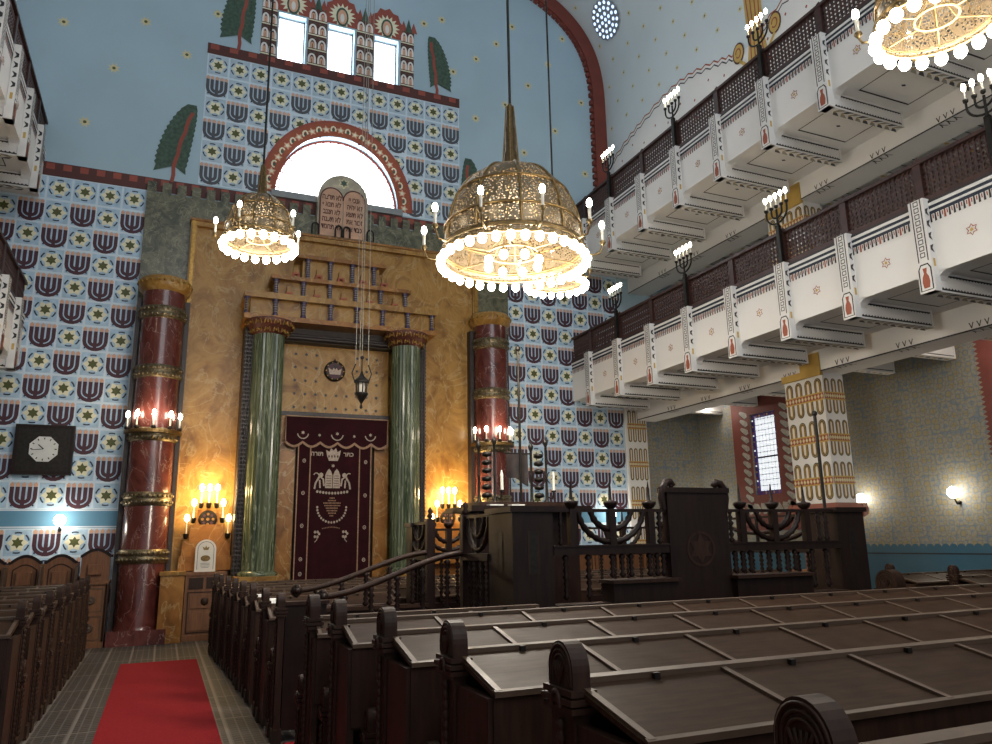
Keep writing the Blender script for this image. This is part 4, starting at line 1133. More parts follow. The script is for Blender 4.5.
small.location = (.90, 10, 5.62); small['label'] = 'small brass dome chandelier hanging in front of the ark top left of the tablets'
copy_thing(small, (5.40, 10, 5.62), 0, 'small dome chandelier mostly hidden behind the largest chandelier')
copy_thing(small, (5.50, 3.5, 5.72), .6, 'brass chandelier cut off by the top right corner of the photo')
for o in C.objects:
    if o.name.startswith('chandelier') and o.parent is None: o['group'] = 'domed brass chandeliers hanging from the vault'

# ------------------------------------------------------------------ carpet
m = MB(); m.box(-.44, -2, .001, .585, 12.8, .012, 'carpet_red'); tag(m.build('carpet_runner'), 'long red carpet runner laid along the tiled aisle', 'carpet')
m = MB(); m.box(1.06, 5.95, .002, 2.75, 7.12, .012, 'carpet_red'); tag(m.build('carpet_mat'), 'short red carpet in the gap between the benches at the foot of the platform stairs', 'carpet')

# ------------------------------------------------------------------ benches
def newel_mesh(h, w=.20, t=.075, near=True):
    # end post: plane in y-z, thickness in x, arched top; aisle face at -x
    m = MB(); zc = h-w*.55-.045
    G = lambda u, v, d: (d, u, v)
    top = [(-w/2, zc-.04), (w/2, zc-.04), (w/2, h-w*.55)]+arc(0, h-w*.55, w/2, w*.55, 0, 180, 14)[1:-1]+[(-w/2, h-w*.55)]
    m.prism(top, G, -t/2, t/2, 'wood_pew', False)
    m.box(-t*.45, -w*.46, 0, t*.45, w*.46, zc-.05, 'wood_pew')
    m.box(-t/2-.01, -w/2-.01, 0, t/2+.01, w/2+.01, .12, 'wood_pew')
    for k, z in enumerate((zc-.085, zc-.058, zc-.031)):
        e = .022-.006*abs(k-1); m.box(-t/2-e, -w/2-e, z, t/2+e, w/2+e, z+.020, 'wood_pew')
    o = MB()
    X = lambda u, v, d=0: (-t/2-d, u, v)
    for s_ in (1, .80, .60): o.tube([(-t/2-.001, u, v) for u, v in [(-w*.44*s_, zc)]+arc(0, h-w*.55, w*.44*s_, w*.48*s_, 180, 0, 14)+[(w*.44*s_, zc)]], .0055, 'wood_pew', 5)
    for k in range(-2, 3):
        o.tube([(-t/2-.002, 0, zc), (-t/2-.004, k*w*.07, zc+.05), (-t/2-.002, k*w*.11, h-w*.38)], [.004, .007, .004], 'wood_pew', 5)
    o.tube([(-t/2-.02, u, v) for u, v in arc(0, zc-.07, .03, .05, 0, 180, 8)], .009, 'wood_pew', 6)
    prof_ = []; z = .14; k = 0
    while z < zc-.12:
        prof_ += [(.010, z), (.019, z+.018), (.010, z+.036)]; z += .042
    o.lathe(prof_, -t/2-.004, 0, 0, 'wood_pew', 8)
    return m.mesh('end_post'), o.mesh('carving')
NW = newel_mesh(1.24, .13, .06); NS = newel_mesh(.74, .12, .055); NH = newel_mesh(1.31, .175, .068)
desk_cache = {}
def bench(x0, x1, y, ridge, label, group, newel=NW, side=-1, seat=True, depth=.45, open_end=None, nx=None):
    """people sit on the +y side of the back board; the sloping book desk is on the -y side. side: which end has the carved post"""
    g = thing('bench', label, 'bench', (x0, y, 0), 0, group)
    L = x1-x0; drop = .10
    key = (round(L, 2), ridge, depth, seat)
    if key not in desk_cache:
        a = MB(); a.box(0, -.02, .0, L, .03, ridge-.01, 'wood_pew'); k = 0
        b = MB()
        S = lambda u, v: ridge+v*drop/depth
        b.add([(0, 0, ridge), (L, 0, ridge), (L, -depth, ridge-drop), (0, -depth, ridge-drop), (0, 0, ridge-.018), (L, 0, ridge-.018), (L, -depth, ridge-drop-.018), (0, -depth, ridge-drop-.018)],
              [(3, 2, 1, 0), (4, 5, 6, 7), (0, 1, 5, 4), (1, 2, 6, 5), (2, 3, 7, 6), (3, 0, 4, 7)], 'wood_desk')
        c = MB()
        c.box(0, -.025, ridge-.01, L, .045, ridge+.014, 'wood_trim')
        c.add([(0, -depth-.008, ridge-drop-.014), (L, -depth-.008, ridge-drop-.014), (L, -depth-.008, ridge-drop+.008), (0, -depth-.008, ridge-drop+.008), (0, -depth+.010, ridge-drop-.014), (L, -depth+.010, ridge-drop-.014), (L, -depth+.010, ridge-drop+.014), (0, -depth+.010, ridge-drop+.014)],
              [(3, 2, 1, 0), (4, 5, 6, 7), (0, 1, 5, 4), (1, 2, 6, 5), (2, 3, 7, 6), (3, 0, 4, 7)], 'wood_trim')
        nd = max(1, round((L-.1)/.63)); xs_ = [.02]+[(L)*k/nd for k in range(1, nd)]+[L-.02]
        for x in xs_:
            e = .013
            c.add([(x-e, 0, ridge+.012), (x+e, 0, ridge+.012), (x+e, -depth, ridge-drop+.012), (x-e, -depth, ridge-drop+.012), (x-e, 0, ridge-.01), (x+e, 0, ridge-.01), (x+e, -depth, ridge-drop-.01), (x-e, -depth, ridge-drop-.01)],
                  [(0, 3, 2, 1), (4, 5, 6, 7), (0, 1, 5, 4), (1, 2, 6, 5), (2, 3, 7, 6), (3, 0, 4, 7)], 'wood_trim')
        for k in range(len(xs_)-1):
            x = (xs_[k]+xs_[k+1])/2; c.box(x-.012, -.05, ridge-.012, x+.012, -.03, ridge+.012, 'iron')
        d = MB(); d.box(.0, -depth+.01, .62, L-.02, -depth+.03, ridge-drop-.018, 'wood_pew'); d.box(.02, -depth+.04, .60, L-.02, 0, .62, 'wood_pew')
        e_ = MB()
        if seat:
            e_.box(.02, .03, .40, L-.02, .34, .45, 'wood_pew'); e_.box(.02, .28, 0, L-.02, .31, .40, 'wood_pew')
        desk_cache[key] = (a.mesh('back_board'), b.mesh('book_desk'), c.mesh('desk_frame'), d.mesh('shelf'), e_.mesh('seat') if seat else None)
    a, b, c, d, e_ = desk_cache[key]
    inst('back_board', a, g); dk = inst('book_desk', b, g); inst('desk_frame', c, dk, label='lighter wooden edging strips'); inst('shelf', d, g)
    if e_: inst('seat', e_, g)
    ex = (0 if side < 0 else L)
    p = inst('end_post', newel[0], g, (ex+(nx or 0), 0, 0), 0 if side < 0 else PI); inst('carving', newel[1], p)
    if seat:
        p = inst('arm_post', NS[0], g, (ex+(nx or 0), .30, 0), 0 if side < 0 else PI); inst('carving', NS[1], p)
    q = MB(); q.box(-.02+ex, -depth+.02, .02, .02+ex, .0, ridge-drop-.02, 'wood_pew')
    q.build('end_panel', g, False)
    return g
# right block, near rows that run across the photo
near = [(1.33, 1.33), (1.33, 2.44), (1.23, 3.33), (1.16, 4.20), (1.06, 4.98)]
nm_ = ('nearest bench in the right block, its post cut by the bottom edge',
       'second nearest bench in the right block, its wide book desk lit by a pale reflection',
       'third nearest bench in the right block, with round-headed carved end post',
       'fourth nearest bench in the right block, behind the round-headed posts',
       'fifth nearest bench in the right block, right against the dark reading platform')
for k, (x, y) in enumerate(near):
    bench(x, 8.7 if k > 1 else 6.5, y+.03, 1.17, nm_[k], 'benches of the right block', NH, depth=.46 if k < 4 else .40)
# short bench stub in front of the stairs and rows beyond them
m = [(.99, 7.19), (.98, 8.12), (.97, 9.18), (.94, 10.0), (.92, 10.88), (.89, 11.67), (.85, 12.46), (.82, 13.26)]
ends = [1.36, 1.36, 2.55, 10.2, 10.2, 10.2, 10.2, 10.2]
lab = ['short bench end with a tall plain dark panel beside the red carpet at the stairs', 'second short bench end along the aisle beyond the stairs',
       'bench row beyond the platform stairs, third from them along the right of the aisle', 'bench row right of the aisle, fourth beyond the stairs', 'bench row right of the aisle, fourth from the ark',
       'bench row right of the aisle, third from the ark', 'bench row right of the aisle, second from the ark', 'bench row right of the aisle, nearest the ark']
for k, (x, y) in enumerate(m):
    hh = 1.07 if k else 1.10
    if k: bench(x, ends[k], y, 1.07, lab[k], 'benches of the right block', NW, depth=.36)
g = thing('bench', 'bench end with a tall plain dark panel facing the red carpet at the stairs', 'bench', (1.0, 7.19, 0), 0, 'benches of the right block')
MB().box(.04, -.03, .10, .40, .02, 1.14, 'wood_dark').build('back_board', g, False); MB().box(.0, -.05, 1.13, .42, .05, 1.16, 'wood_pew').build('top_rail', g, False); MB().box(.03, .03, .40, .40, .30, .45, 'wood_pew').build('seat', g, False)
p = inst('end_post', NW[0], g, (0, 0, 0)); inst('carving', NW[1], p); p = inst('arm_post', NS[0], g, (0, .30, 0)); inst('carving', NS[1], p)
bench(1.0, 2.75, 5.58, 1.15, 'short bench between the red carpet and the last long row before the reading platform', 'benches of the right block', NH, depth=.18)
# white cards lying on the desks nearest the aisle
for k, (x, y) in enumerate([(1.14, 8.95), (1.14, 9.80)]):
    o = MB().add([(-.09, -.13, 0), (.09, -.13, 0), (.09, .12, .058), (-.09, .12, .058), (-.09, -.13, .006), (.09, -.13, .006), (.09, .12, .064), (-.09, .12, .064)], [(3, 2, 1, 0), (4, 5, 6, 7), (0, 1, 5, 4), (1, 2, 6, 5), (2, 3, 7, 6), (3, 0, 4, 7)], 'paper').build('paper_sheet', None, False, loc=(x, y, 1.012))
    tag(o, ('white paper sheet on the desk end of the third bench beyond the stairs', 'white paper sheet on the desk end of the fourth bench beyond the stairs')[k], 'paper', 'white sheets on the bench desks')
# left block, rows ending at the aisle
words = ['nearest the front stalls', 'second from the front stalls', 'third from the front stalls', 'fourth from the front stalls', 'fifth from the front stalls', 'sixth from the front stalls', 'second nearest the camera', 'nearest the camera']
for k in range(8):
    bench(-5.6, -1.03, 13.55-.86*k, 1.10, 'bench row left of the aisle, '+words[k], 'benches left of the aisle', NW, side=1, depth=.42)
# benches over at the right-hand side under the gallery
for k, (x, y) in enumerate([(9.3, 6.2), (9.9, 7.3), (9.9, 8.3)]):
    bench(x, 12.4, y, 1.08, ('bench under the right gallery nearest the camera', 'middle bench under the right gallery', 'bench under the right gallery nearest the big painted pillar')[k], 'benches under the right gallery', NW, depth=.42)
for k, (x, y, l) in enumerate(((8.15, 6.85, 'reddish brown carved end post standing alone right of the reading platform'),)):
    g = thing('carved_post', l, 'post', (x, y, 0))
    mm = newel_mesh(1.24, .3, .16); a = inst('post', mm[0], g); inst('carving', mm[1], g)
    for o in (a,): pass
g = thing('lectern', 'small light brown wooden lectern beside the right end of the reading platform', 'lectern', (7.75, 7.6, 0))
m = MB(); m.box(7.6, 7.45, 0, 7.9, 7.85, 1.05, 'wood_stall').box(7.62, 7.43, .1, 7.88, 7.45, .95, 'wood_stall'); m.build('body', g)
m = MB(); m.add([(7.55, 7.38, 1.05), (7.95, 7.38, 1.05), (7.95, 7.9, 1.2), (7.55, 7.9, 1.2), (7.55, 7.38, 1.08), (7.95, 7.38, 1.08), (7.95, 7.9, 1.23), (7.55, 7.9, 1.23)], [(3, 2, 1, 0), (4, 5, 6, 7), (0, 1, 5, 4), (1, 2, 6, 5), (2, 3, 7, 6), (3, 0, 4, 7)], 'wood_stall'); m.build('top', g)

# stalls along the front wall, left
g = thing('wall_stalls', 'row of brown wooden seats with arched backs against the tiled front wall at the left', 'stalls', (-3.5, 15.6, 0))
m = MB(); m.box(-6.2, 15.55, 0, -1.38, 15.95, .5, 'wood_stall').box(-6.2, 15.3, .44, -1.38, 15.95, .50, 'wood_stall').box(-6.2, 15.25, .90, -1.38, 15.32, .98, 'wood_stall').box(-6.2, 15.27, 0, -1.38, 15.31, .90, 'wood_stall'); m.build('bench_seat', g)
for k in range(9):
    x1 = -1.37-k*.54; x0 = x1-.52
    m = MB(); m.prism([(x0-.01, .5), (x1+.01, .5), (x1+.01, 1.40)]+[(x1-.03-(.46)*q/12, 1.40+.12*math.sin(PI*q/12)) for q in range(13)]+[(x0-.01, 1.40)], lambda u, v, d: (u, 15.72-d, v), 0, .05, 'wood_stall')
    m.ribbon([(x0, 1.43)]+[(x0+.03+.46*q/12, 1.42+.12*math.sin(PI*q/12)) for q in range(13)]+[(x1, 1.43)], .05, lambda u, v, d: (u, 15.66-d, v), 'wood_dark', 0)
    m.ribbon([(x0+.08, .95), (x0+.08, 1.30)]+[(x0+.08+.36*q/8, 1.30+.09*math.sin(PI*q/8)) for q in range(9)]+[(x1-.08, 1.30), (x1-.08, .95)], .022, fy(15.67), 'wood_pew', .006)
    m.build('seat_back', g)
    MB().box(x0+.15, 15.60, 1.05, x1-.15, 15.67, 1.27, 'wood_stall').build('name_flap', g)
    MB().box(x1, 15.35, .5, x1+.03, 15.7, 1.36, 'wood_trim').build('partition', g)
g = thing('stall_cabinet', 'taller brown wooden cabinet with two rosettes at the right end of the wall stalls', 'cabinet', (-1.0, 15.3, 0))
m = MB(); m.box(-1.26, 15.18, 0, -.80, 15.9, 1.08, 'wood_stall').box(-1.28, 15.14, 0, -.78, 15.3, .10, 'wood_stall').box(-1.28, 15.14, 1.04, -.78, 15.9, 1.09, 'wood_stall')
m.build('body', g)
m = MB(); m.prism([(-1.26, 1.08), (-.80, 1.08), (-.80, 1.50)]+[(-.80-.46*q/12, 1.50+.10*math.sin(PI*q/12)) for q in range(13)]+[(-1.26, 1.50)], lambda u, v, d: (u, 15.55-d, v), 0, .05, 'wood_stall')
m.ribbon([(-1.28, 1.52)]+[(-1.26+.46*q/12, 1.52+.11*math.sin(PI*q/12)) for q in range(13)]+[(-.76, 1.52)], .05, lambda u, v, d: (u, 15.49-d, v), 'wood_dark', 0); m.build('arched_back', g)
MB().box(-1.14, 15.42, 1.20, -.92, 15.50, 1.38, 'wood_stall').build('flap', g)
for z in (.32, .78):
    m = MB(); m.ribbon(rectp(-1.20, z-.19, -.86, z+.19), .025, lambda u, v, d: (u, 15.17-d, v), 'wood_trim', 0, closed=True)
    m.lathe([(.075, 0), (.075, .015), (.05, .03), (.045, .02), (.02, .035), (.001, .04)], 0, 0, 0, 'wood_trim', 18, Matrix.Translation((-1.03, 15.18, z)) @ Matrix.Rotation(PI/2, 4, 'X')); m.build('door', g)
m = MB(); m.tube([(-.79, 15.15, .1+k*.02) for k in range(49)], [.022+.008*(k % 2) for k in range(49)], 'wood_pew', 8); m.build('corner_column', g)
g.location.x -= .04
g = thing('wall_stalls', 'row of brown wooden seats along the front wall behind the platform at the right', 'stalls', (10, 15.6, 0))
m = MB(); m.box(7.3, 15.5, 0, 12.6, 15.95, .5, 'wood_stall').box(7.3, 15.25, 0, 12.6, 15.31, .98, 'wood_stall'); m.build('bench_seat', g)
for k in range(8):
    x0 = 7.32+k*.66; x1 = x0+.63
    m = MB(); m.prism([(x0, .5), (x1, .5), (x1, 1.40)]+[(x1-.06-.51*q/12, 1.40+.12*math.sin(PI*q/12)) for q in range(13)]+[(x0, 1.40)], lambda u, v, d: (u, 15.80-d, v), 0, .05, 'wood_stall')
    m.ribbon([(x0+.08, .95), (x0+.08, 1.30)]+[(x0+.08+.47*q/8, 1.30+.09*math.sin(PI*q/8)) for q in range(9)]+[(x1-.08, 1.30), (x1-.08, .95)], .022, fy(15.75), 'wood_pew', .006)
    m.build('seat_back', g)
# ------------------------------------------------------------------ the reading platform (bimah)
bm = thing('reading_platform', 'big dark carved wooden reading platform with menorah railings in the middle of the hall', 'platform', (5.0, 8.0, 0))
FLR = .55
m = MB(); m.box(2.90, 6.33, 0, 7.17, 9.58, FLR, 'wood_dark').box(2.85, 6.30, FLR-.06, 7.2, 9.60, FLR, 'wood_dark'); m.build('floor_base', bm)
def spindle(mb, x, y, z0, z1, r=.030):
    n = max(4, int((z1-z0)/.05)); pr_ = []
    for k in range(n):
        z = z0+(z1-z0)*k/n; h = (z1-z0)/n
        pr_ += [(r*.5, z), (r*(1.0 if k % 3 else 1.25), z+h*.5)]
    pr_.append((r*.5, z1)); mb.lathe(pr_, x, y, 0, 'wood_dark', 8)
def corner_pillar(x0, y0, x1, y1, z1, name='corner_pillar'):
    m = MB(); m.box(x0, y0, 0, x1, y1, z1-.05, 'wood_dark').box(x0-.03, y0-.03, z1-.05, x1+.03, y1+.03, z1, 'wood_dark').box(x0-.03, y0-.03, 0, x1+.03, y1+.03, .2, 'wood_dark')
    for F, a, b in ((fy(y0), x0, x1), (fx(x0), y0, y1)):
        c = (a+b)/2; m.ribbon(rectp(c-.05, z1-.60, c+.05, z1-.22), .012, F, 'wood_trim' if False else 'wood_pew', .005, closed=True); m.poly(rectp(c-.045, z1-.595, c+.045, z1-.225), F, 'iron', .003)
    return m.build(name, bm)
corner_pillar(2.87, 6.30, 3.28, 6.85, 1.96)
corner_pillar(6.80, 6.30, 7.20, 6.72, 1.96)
corner_pillar(6.80, 9.18, 7.20, 9.58, 1.90)
corner_pillar(2.87, 9.35, 3.15, 9.58, 1.90)
# tall board in the middle of the front with scrolled ears
m = MB(); m.box(4.55, 6.28, 0, 5.28, 6.38, 2.14, 'wood_dark').box(4.52, 6.26, 2.10, 5.31, 6.40, 2.15, 'wood_dark')
for k in range(9):
    a = 2*PI*k/9
m.ribbon(arc(4.915, 1.55, .16, .16, 0, 360, 24), .025, fy(6.28), 'wood_pew', .006); star(m, 4.915, 1.55, .15, .085, fy(6.28), 'wood_pew', .005)
m.build('tall_panel', bm)
for sx, x in ((-1, 4.54), (1, 5.29)):
    m = MB(); pts = [(x, 6.33, 1.93), (x+sx*.02, 6.33, 2.05), (x, 6.33, 2.15), (x-sx*.04, 6.33, 2.20), (x-sx*.09, 6.33, 2.21), (x-sx*.12, 6.33, 2.18), (x-sx*.09, 6.33, 2.16)]
    m.tube(pts, [.035, .04, .042, .042, .04, .035, .02], 'wood_dark', 8)
    for k in range(9): m.ball((x+sx*.035, 6.33, 1.95+k*.025), .016, 'wood_dark', 4)
    m.build('scroll_ear', bm)
def rail_x(x0, x1, y, zt, zm, parts, posts, menor, low, label=None):
    """railing parallel to x. menor: (centre, half width)"""
    m = MB(); m.box(x0, y-.025, zt-.03, x1, y+.025, zt, 'wood_dark').box(x0, y-.05, zm-.08, x1, y+.05, zm, 'wood_dark').box(x0, y-.06, zm-.012, x1, y+.06, zm+.006, 'wood_dark'); m.build('rail', bm)
    for x in posts:
        q = MB(); q.box(x-.035, y-.035, zm, x+.035, y+.035, zt, 'wood_dark').lathe([(.03, 0), (.055, .02), (.07, .05), (.07, .07), (.03, .075), (.018, .09), (.012, .20), (.003, .27)], x, y, zt, 'wood_dark', 8); q.build('finial_post', bm)
    c, w = menor
    q = MB(); h = zt-zm
    for f, nb in ((1, 26), (.62, 18)):
        pts = arc(c, zt, w*f, (h-.03)*f+.0, 180, 360, nb)
        q.tube([(u, y, v) for u, v in pts], [.024+.010*(k % 2) for k in range(nb+1)], 'wood_dark', 7)
    q.tube([(c, y, zm), (c, y, zt)], .026, 'wood_dark', 6)
    q.build('menorah_panel', bm)
    for x, z0, z1 in low:
        q = MB(); spindle(q, x, y, z0, z1); q.build('baluster', bm)
zt, zm = 1.94, 1.60
lowA = [(3.42, 1.12, 1.52), (3.66, 1.12, 1.52)]+[(x, 1.30, 1.52) for x in (3.92, 4.03, 4.13, 4.34, 4.43, 4.50)]
rail_x(3.28, 4.55, 6.34, zt, zm, 0, (3.50, 3.93, 4.37), (3.93, .36), lowA)
q = MB(); spindle(q, 4.48, 6.34, 1.6, 1.94, .03); q.build('baluster', bm)
q = MB(); spindle(q, 3.38, 6.34, 1.6, 1.94, .025); q.build('baluster', bm)
lowC = [(x, 1.30, 1.52) for x in (5.38, 5.48, 5.58, 5.82, 5.95, 6.07, 6.18)]+[(6.42, 1.12, 1.52), (6.62, 1.12, 1.52)]
rail_x(5.28, 6.82, 6.34, zt, zm, 0, (5.50, 5.93, 6.38), (5.93, .36), lowC)
for x in (5.36, 6.56, 6.66): q = MB(); spindle(q, x, 6.34, 1.6, 1.94, .028); q.build('baluster', bm)
m = MB()
m.box(3.28, 6.34, .2, 6.82, 6.36, .6, 'wood_dark').box(3.84, 6.20, 0, 4.56, 6.42, 1.26, 'wood_dark').box(3.82, 6.16, 1.255, 4.58, 6.44, 1.285, 'wood_pew')
m.box(5.27, 6.20, 0, 6.26, 6.42, 1.26, 'wood_dark').box(5.25, 6.16, 1.255, 6.28, 6.44, 1.285, 'wood_pew')
m.box(3.28, 6.30, 0, 3.84, 6.42, 1.06, 'wood_dark').box(3.28, 6.24, 1.055, 3.84, 6.44, 1.085, 'wood_pew').box(6.26, 6.30, 0, 6.82, 6.42, 1.06, 'wood_dark').box(6.26, 6.24, 1.055, 6.82, 6.44, 1.085, 'wood_pew')
m.build('front_ledges', bm)
# side railings along y at the left, with the opening for the stairs
def rail_y(x, y0, y1, zt, zm):
    m = MB(); m.box(x-.025, y0, zt-.03, x+.025, y1, zt, 'wood_dark').box(x-.05, y0, zm-.07, x+.05, y1, zm, 'wood_dark'); m.build('rail', bm)
    c, w = (y0+y1)/2, (y1-y0)*.42
    q = MB()
    for f in (1, .62): q.tube([(x, u, v) for u, v in arc(c, zt, w*f, (zt-zm-.03)*f, 180, 360, 18)], [.022+.008*(k % 2) for k in range(19)], 'wood_dark', 7)
    q.tube([(x, c, zm), (x, c, zt)], .024, 'wood_dark', 6); q.build('menorah_panel', bm)
    k = 0; y = y0+.08
    while y < y1-.05:
        q = MB(); spindle(q, x, y, FLR, zm-.05); q.build('baluster', bm); y += .16
rail_y(2.90, 6.85, 7.55, 1.92, 1.54); rail_y(2.90, 8.72, 9.52, 1.90, 1.52)
rail_y(7.15, 6.72, 9.18, 1.92, 1.54)
for y in (7.55, 8.72):
    q = MB(); q.box(2.85, y-.04, 0, 2.95, y+.04, 1.93, 'wood_dark').lathe([(.02, 0), (.045, .03), (.02, .06), (.035, .09), (.003, .14)], 2.9, y, 1.93, 'wood_dark', 8); q.build('stair_post', bm)
# back railing
rail_x(3.15, 4.40, 9.52, 1.83, 1.52, 0, (3.42,), (3.42, .30), [(3.1+.22*k, FLR+.35, 1.46) for k in range(1, 6)])
rail_x(5.50, 6.80, 9.54, 1.83, 1.52, 0, (6.1,), (6.1, .30), [(5.5+.22*k, FLR+.35, 1.46) for k in range(1, 6)])
for a, b in ((3.15, 4.4), (5.5, 6.8)): MB().box(a, 9.50, FLR, b, 9.58, FLR+.35, 'wood_dark').build('back_ledge', bm)
# stairs with two curved hand rails
m = MB()
for k in range(3): m.box(1.55+k*.45, 7.60, 0, 2.90, 8.68, FLR*(k+1)/3-.01*(k == 2), 'wood_pew')
m.build('stairs', bm)
for y, xs0 in ((7.55, 1.46), (8.72, 1.40)):
    m = MB(); pts = []
    for k in range(17):
        t = k/16; s_ = t*t*(3-2*t); pts.append((xs0+(2.88-xs0)*t, y, 1.165+.38*(s_*.75+t*.25)))
    m.tube(pts, .030, 'wood_pew', 8)
    m.build('hand_rail', bm)
    q = MB(); q.ball((xs0-.03, y, 1.165), .065, 'wood_dark', 8)
    for k in range(6): a = 2*PI*k/6; q.ball((xs0-.03, y+.045*math.cos(a), 1.165+.045*math.sin(a)), .035, 'wood_dark', 5)
    q.build('rosette_knob', bm)
    q = MB(); q.box(xs0-.06, y-.03, 0, 2.85, y+.03, .95, 'wood_dark').box(xs0-.08, y-.05, .93, 2.87, y+.05, .97, 'wood_pew'); q.build('stair_side', bm)
    for k in range(5):
        t = (k+.7)/5.4; i = min(15, int(t*16)); q = MB(); spindle(q, xs0+(2.88-xs0)*t, y, .97, pts[i][2]-.02, .034); q.build('baluster', bm)
# reading desk, candelabra and banner on the platform
rd = thing('reading_desk', 'dark reading desk standing inside the reading platform', 'desk', (3.85, 8.1, FLR))
m = MB(); m.box(3.2, 7.9, FLR, 4.45, 8.5, 1.98, 'wood_dark'); m.build('body', rd)
m = MB(); m.box(3.05, 7.75, 1.98, 4.55, 8.6, 2.04, 'wood_dark').box(3.2, 7.9, 2.04, 4.45, 8.5, 2.09, 'wood_pew'); m.build('top', rd)
for x, y_, l in ((3.36, 7.82, 'white paper lying at the left corner of the reading desk'), (3.62, 7.82, 'white paper lying right of the first one on the reading desk')):
    tag(MB().box(x-.08, y_-.05, 2.04, x+.08, y_+.06, 2.055, 'paper').build('paper_sheet'), l, 'paper', 'papers on the reading desk')
def screen(x, label):
    g = thing('desk_candelabrum', label, 'candelabrum', (x, 8.2, 2.09))
    for sx in (-.10, .10):
        q = MB(); h = .62 if sx < 0 else .68; q.lathe([(.04, 0), (.02, .05), (.016, .3), (.022, .32), (.016, .34), (.016, h), (.03, h+.03), (.035, h+.06), (.012, h+.09), (.001, h+.15)], x+sx, 8.2, 2.09, 'iron', 8); q.build('post', g)
    for k in range(6):
        q = MB(); q.lathe([(.001, -.035), (.05, -.022), (.062, 0), (.05, .022), (.001, .035)], x, 8.2, 2.18+k*.095, 'iron', 12); q.build('oval_boss', g)
    q = MB(); q.tube([(x+.10, 8.2, 2.17), (x+.15, 8.15, 2.14), (x+.17, 8.15, 2.22)], .012, 'iron', 6); q.lathe([(.03, 0), (.03, .02)], x+.17, 8.15, 2.22, 'iron', 8); q.build('side_arm', g)
    c = MB().lathe([(.020, 0), (.020, .14)], x+.17, 8.15, 2.24, 'candle_white', 8).build('candle', g)
    MB().lathe([(.018, 0), (.022, .03), (.003, .09)], x+.17, 8.15, 2.38, 'candle_white', 8).build('bulb', c)
screen(3.42, 'left wrought iron candelabrum with stacked ovals on the reading desk, before the red column')
screen(4.10, 'right wrought iron candelabrum with stacked ovals on the reading desk, before the blue tiles')
g = thing('hanging_banner', 'small dark cloth banner on a rod between the two iron candelabra on the reading desk', 'banner', (3.78, 8.15, 2.4))
q = MB(); drape(q, 3.64, 3.92, 2.36, 2.66, 8.12, 12, .012, 6, 'dark_rib', lambda x: 2.38-.10*max(0, (x-3.76))/.16); q.build('cloth', g)
MB().tube([(3.62, 8.14, 2.67), (3.97, 8.14, 2.67)], .010, 'iron', 6).build('rod', g)
for x, y, z0, z1, l in ((3.765, 8.0, 2.04, 3.92, 'tall thin dark pole rising from the reading desk in front of the red column'), (7.22, 6.85, 1.0, 3.12, 'tall thin dark pole at the right end of the reading platform before the painted pillar')):
    g = thing('standing_pole', l, 'pole', (x, y, z0)); MB().tube([(x, y, z0), (x, y, z1)], .020 if x > 5 else .016, 'iron', 8).build('shaft', g); q = MB(); q.ball((x, y, z1), .035, 'iron', 6); q.build('knob', g)

# ------------------------------------------------------------------ globe lamps on the walls and spots under the gallery
def wall_lamp(x, y, z, nx, ny, label, rad=.10):
    g = thing('wall_lamp', label, 'lamp', (x, y, z))
    MB().ball((x+nx*.14, y+ny*.14, z), rad, 'globe', 12).build('glass_globe', g)
    q = MB(); q.tube([(x, y, z-.17), (x+nx*.08, y+ny*.08, z-.20), (x+nx*.14, y+ny*.14, z-.08)], .014, 'iron', 6); q.ball((x+nx*.02, y+ny*.02, z-.17), .035, 'iron', 6); q.build('bracket', g)
wall_lamp(12.74, 9.08, 2.36, -1, 0, 'glowing globe lamp on the patterned side wall, right of the big pillar')
wall_lamp(12.74, 11.02, 2.36, -1, 0, 'glowing globe lamp half hidden behind the foot of the big pillar')
wall_lamp(-1.74, 15.98, 2.16, 0, -1, 'glowing globe lamp on the blue band of the front wall below the clock')
wall_lamp(9.86, 15.98, 2.24, 0, -1, 'glowing globe lamp seen through the left part of the platform railing')
wall_lamp(12.30, 15.98, 2.24, 0, -1, 'glowing globe lamp by the front corner, seen beside the tall platform board')
for x, y, l in ((12.15, 7.85, 'small bright spotlight under the right gallery floor at the right edge'), (12.2, 14.95, 'small bright spotlight under the right gallery floor near the side window')):
    g = thing('spotlight', l, 'lamp', (x, y, 4.88)); MB().lathe([(.06, 0), (.07, .05), (.05, .09)], x, y, 4.895, 'shutter_grey', 14).build('housing', g); q = MB(); q.ball((x, y, 4.89), .045, 'spot', 8); q.build('bulb', g)

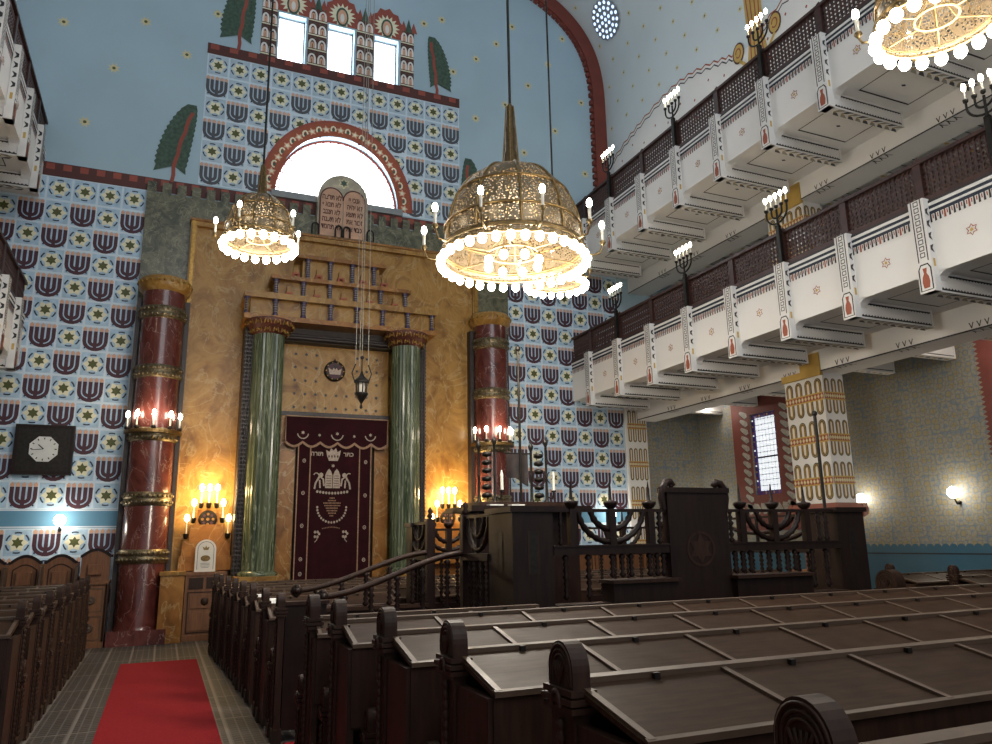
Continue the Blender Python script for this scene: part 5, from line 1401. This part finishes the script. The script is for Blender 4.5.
# ------------------------------------------------------------------ light
def point(loc, w, col, r=.1):
    l = bpy.data.lights.new('lamp_light', 'POINT'); l.energy = w; l.color = col; l.shadow_soft_size = r
    o = bpy.data.objects.new('lamp_light', l); o.location = loc; C.objects.link(o)
WARM = (1, .90, .77)
point((3.26, 6.9, 4.35), 330, WARM, .45); point((.9, 10, 5.45), 100, WARM, .3); point((5.4, 10, 5.45), 100, WARM, .3); point((5.5, 3.5, 5.5), 120, WARM, .3)
for x in (.75, 5.60): point((x, 15.30, 2.70), 60, (1, .66, .28), .10)
for x in (-.32, 6.62): point((x, 14.85, 4.12), 16, (1, .72, .48), .10)
for p in ((12.5, 9.08, 2.36), (12.5, 11.02, 2.36), (-1.74, 15.72, 2.16), (9.86, 15.72, 2.24), (12.30, 15.72, 2.24)): point(p, 14, (1, .88, .72), .08)
for p in ((12.15, 7.85, 4.8), (12.2, 14.95, 4.8)): point(p, 8, (1, .9, .8), .05)
def area(loc, rot, sx, sy, w, col):
    l = bpy.data.lights.new('window_and_fill_light', 'AREA'); l.shape = 'RECTANGLE'; l.size = sx; l.size_y = sy; l.energy = w; l.color = col
    o = bpy.data.objects.new('window_and_fill_light', l); o.location = loc; o.rotation_euler = rot; C.objects.link(o)
area((3.1, -4.8, 11.5), (PI/2-.1, 0, 0), 9, 6, 470, (.90, .95, 1))  # added soft fill behind the camera to brighten the vault, no window modelled there
area((3.1, 15.9, 10.0), (-PI/2-.35, 0, 0), 2.6, 1.3, 110, (.88, .94, 1))
area((3.1, 15.9, 13.1), (-PI/2-.35, 0, 0), 3.0, 1.2, 60, (.88, .94, 1))
w = bpy.data.worlds.new('World'); bpy.context.scene.world = w; w.use_nodes = True
w.node_tree.nodes['Background'].inputs[0].default_value = (.93, .95, 1, 1); w.node_tree.nodes['Background'].inputs[1].default_value = .48

# ------------------------------------------------------------------ camera
f, pit, yaw, rol = 755.27, math.radians(12.6657), math.radians(23.4719), math.radians(-.96474)
W = Vector((math.sin(yaw)*math.cos(pit), math.cos(yaw)*math.cos(pit), math.sin(pit))); r = Vector((math.cos(yaw), -math.sin(yaw), 0)); u = r.cross(W)
Rr = r*math.cos(rol)+u*math.sin(rol); Uu = -r*math.sin(rol)+u*math.cos(rol)
cd = bpy.data.cameras.new('camera'); cd.sensor_width = 36; cd.lens = f/992*36; cd.clip_end = 200
co = bpy.data.objects.new('camera', cd); C.objects.link(co)
co.matrix_world = Matrix(((Rr.x, Uu.x, -W.x, 0), (Rr.y, Uu.y, -W.y, 0), (Rr.z, Uu.z, -W.z, 1.65), (0, 0, 0, 1)))
sc = bpy.context.scene; sc.camera = co
sc.view_settings.view_transform = 'Standard'; sc.view_settings.look = 'None'; sc.view_settings.gamma = 1; sc.view_settings.use_curve_mapping = False
sc.view_settings.exposure = 0.28
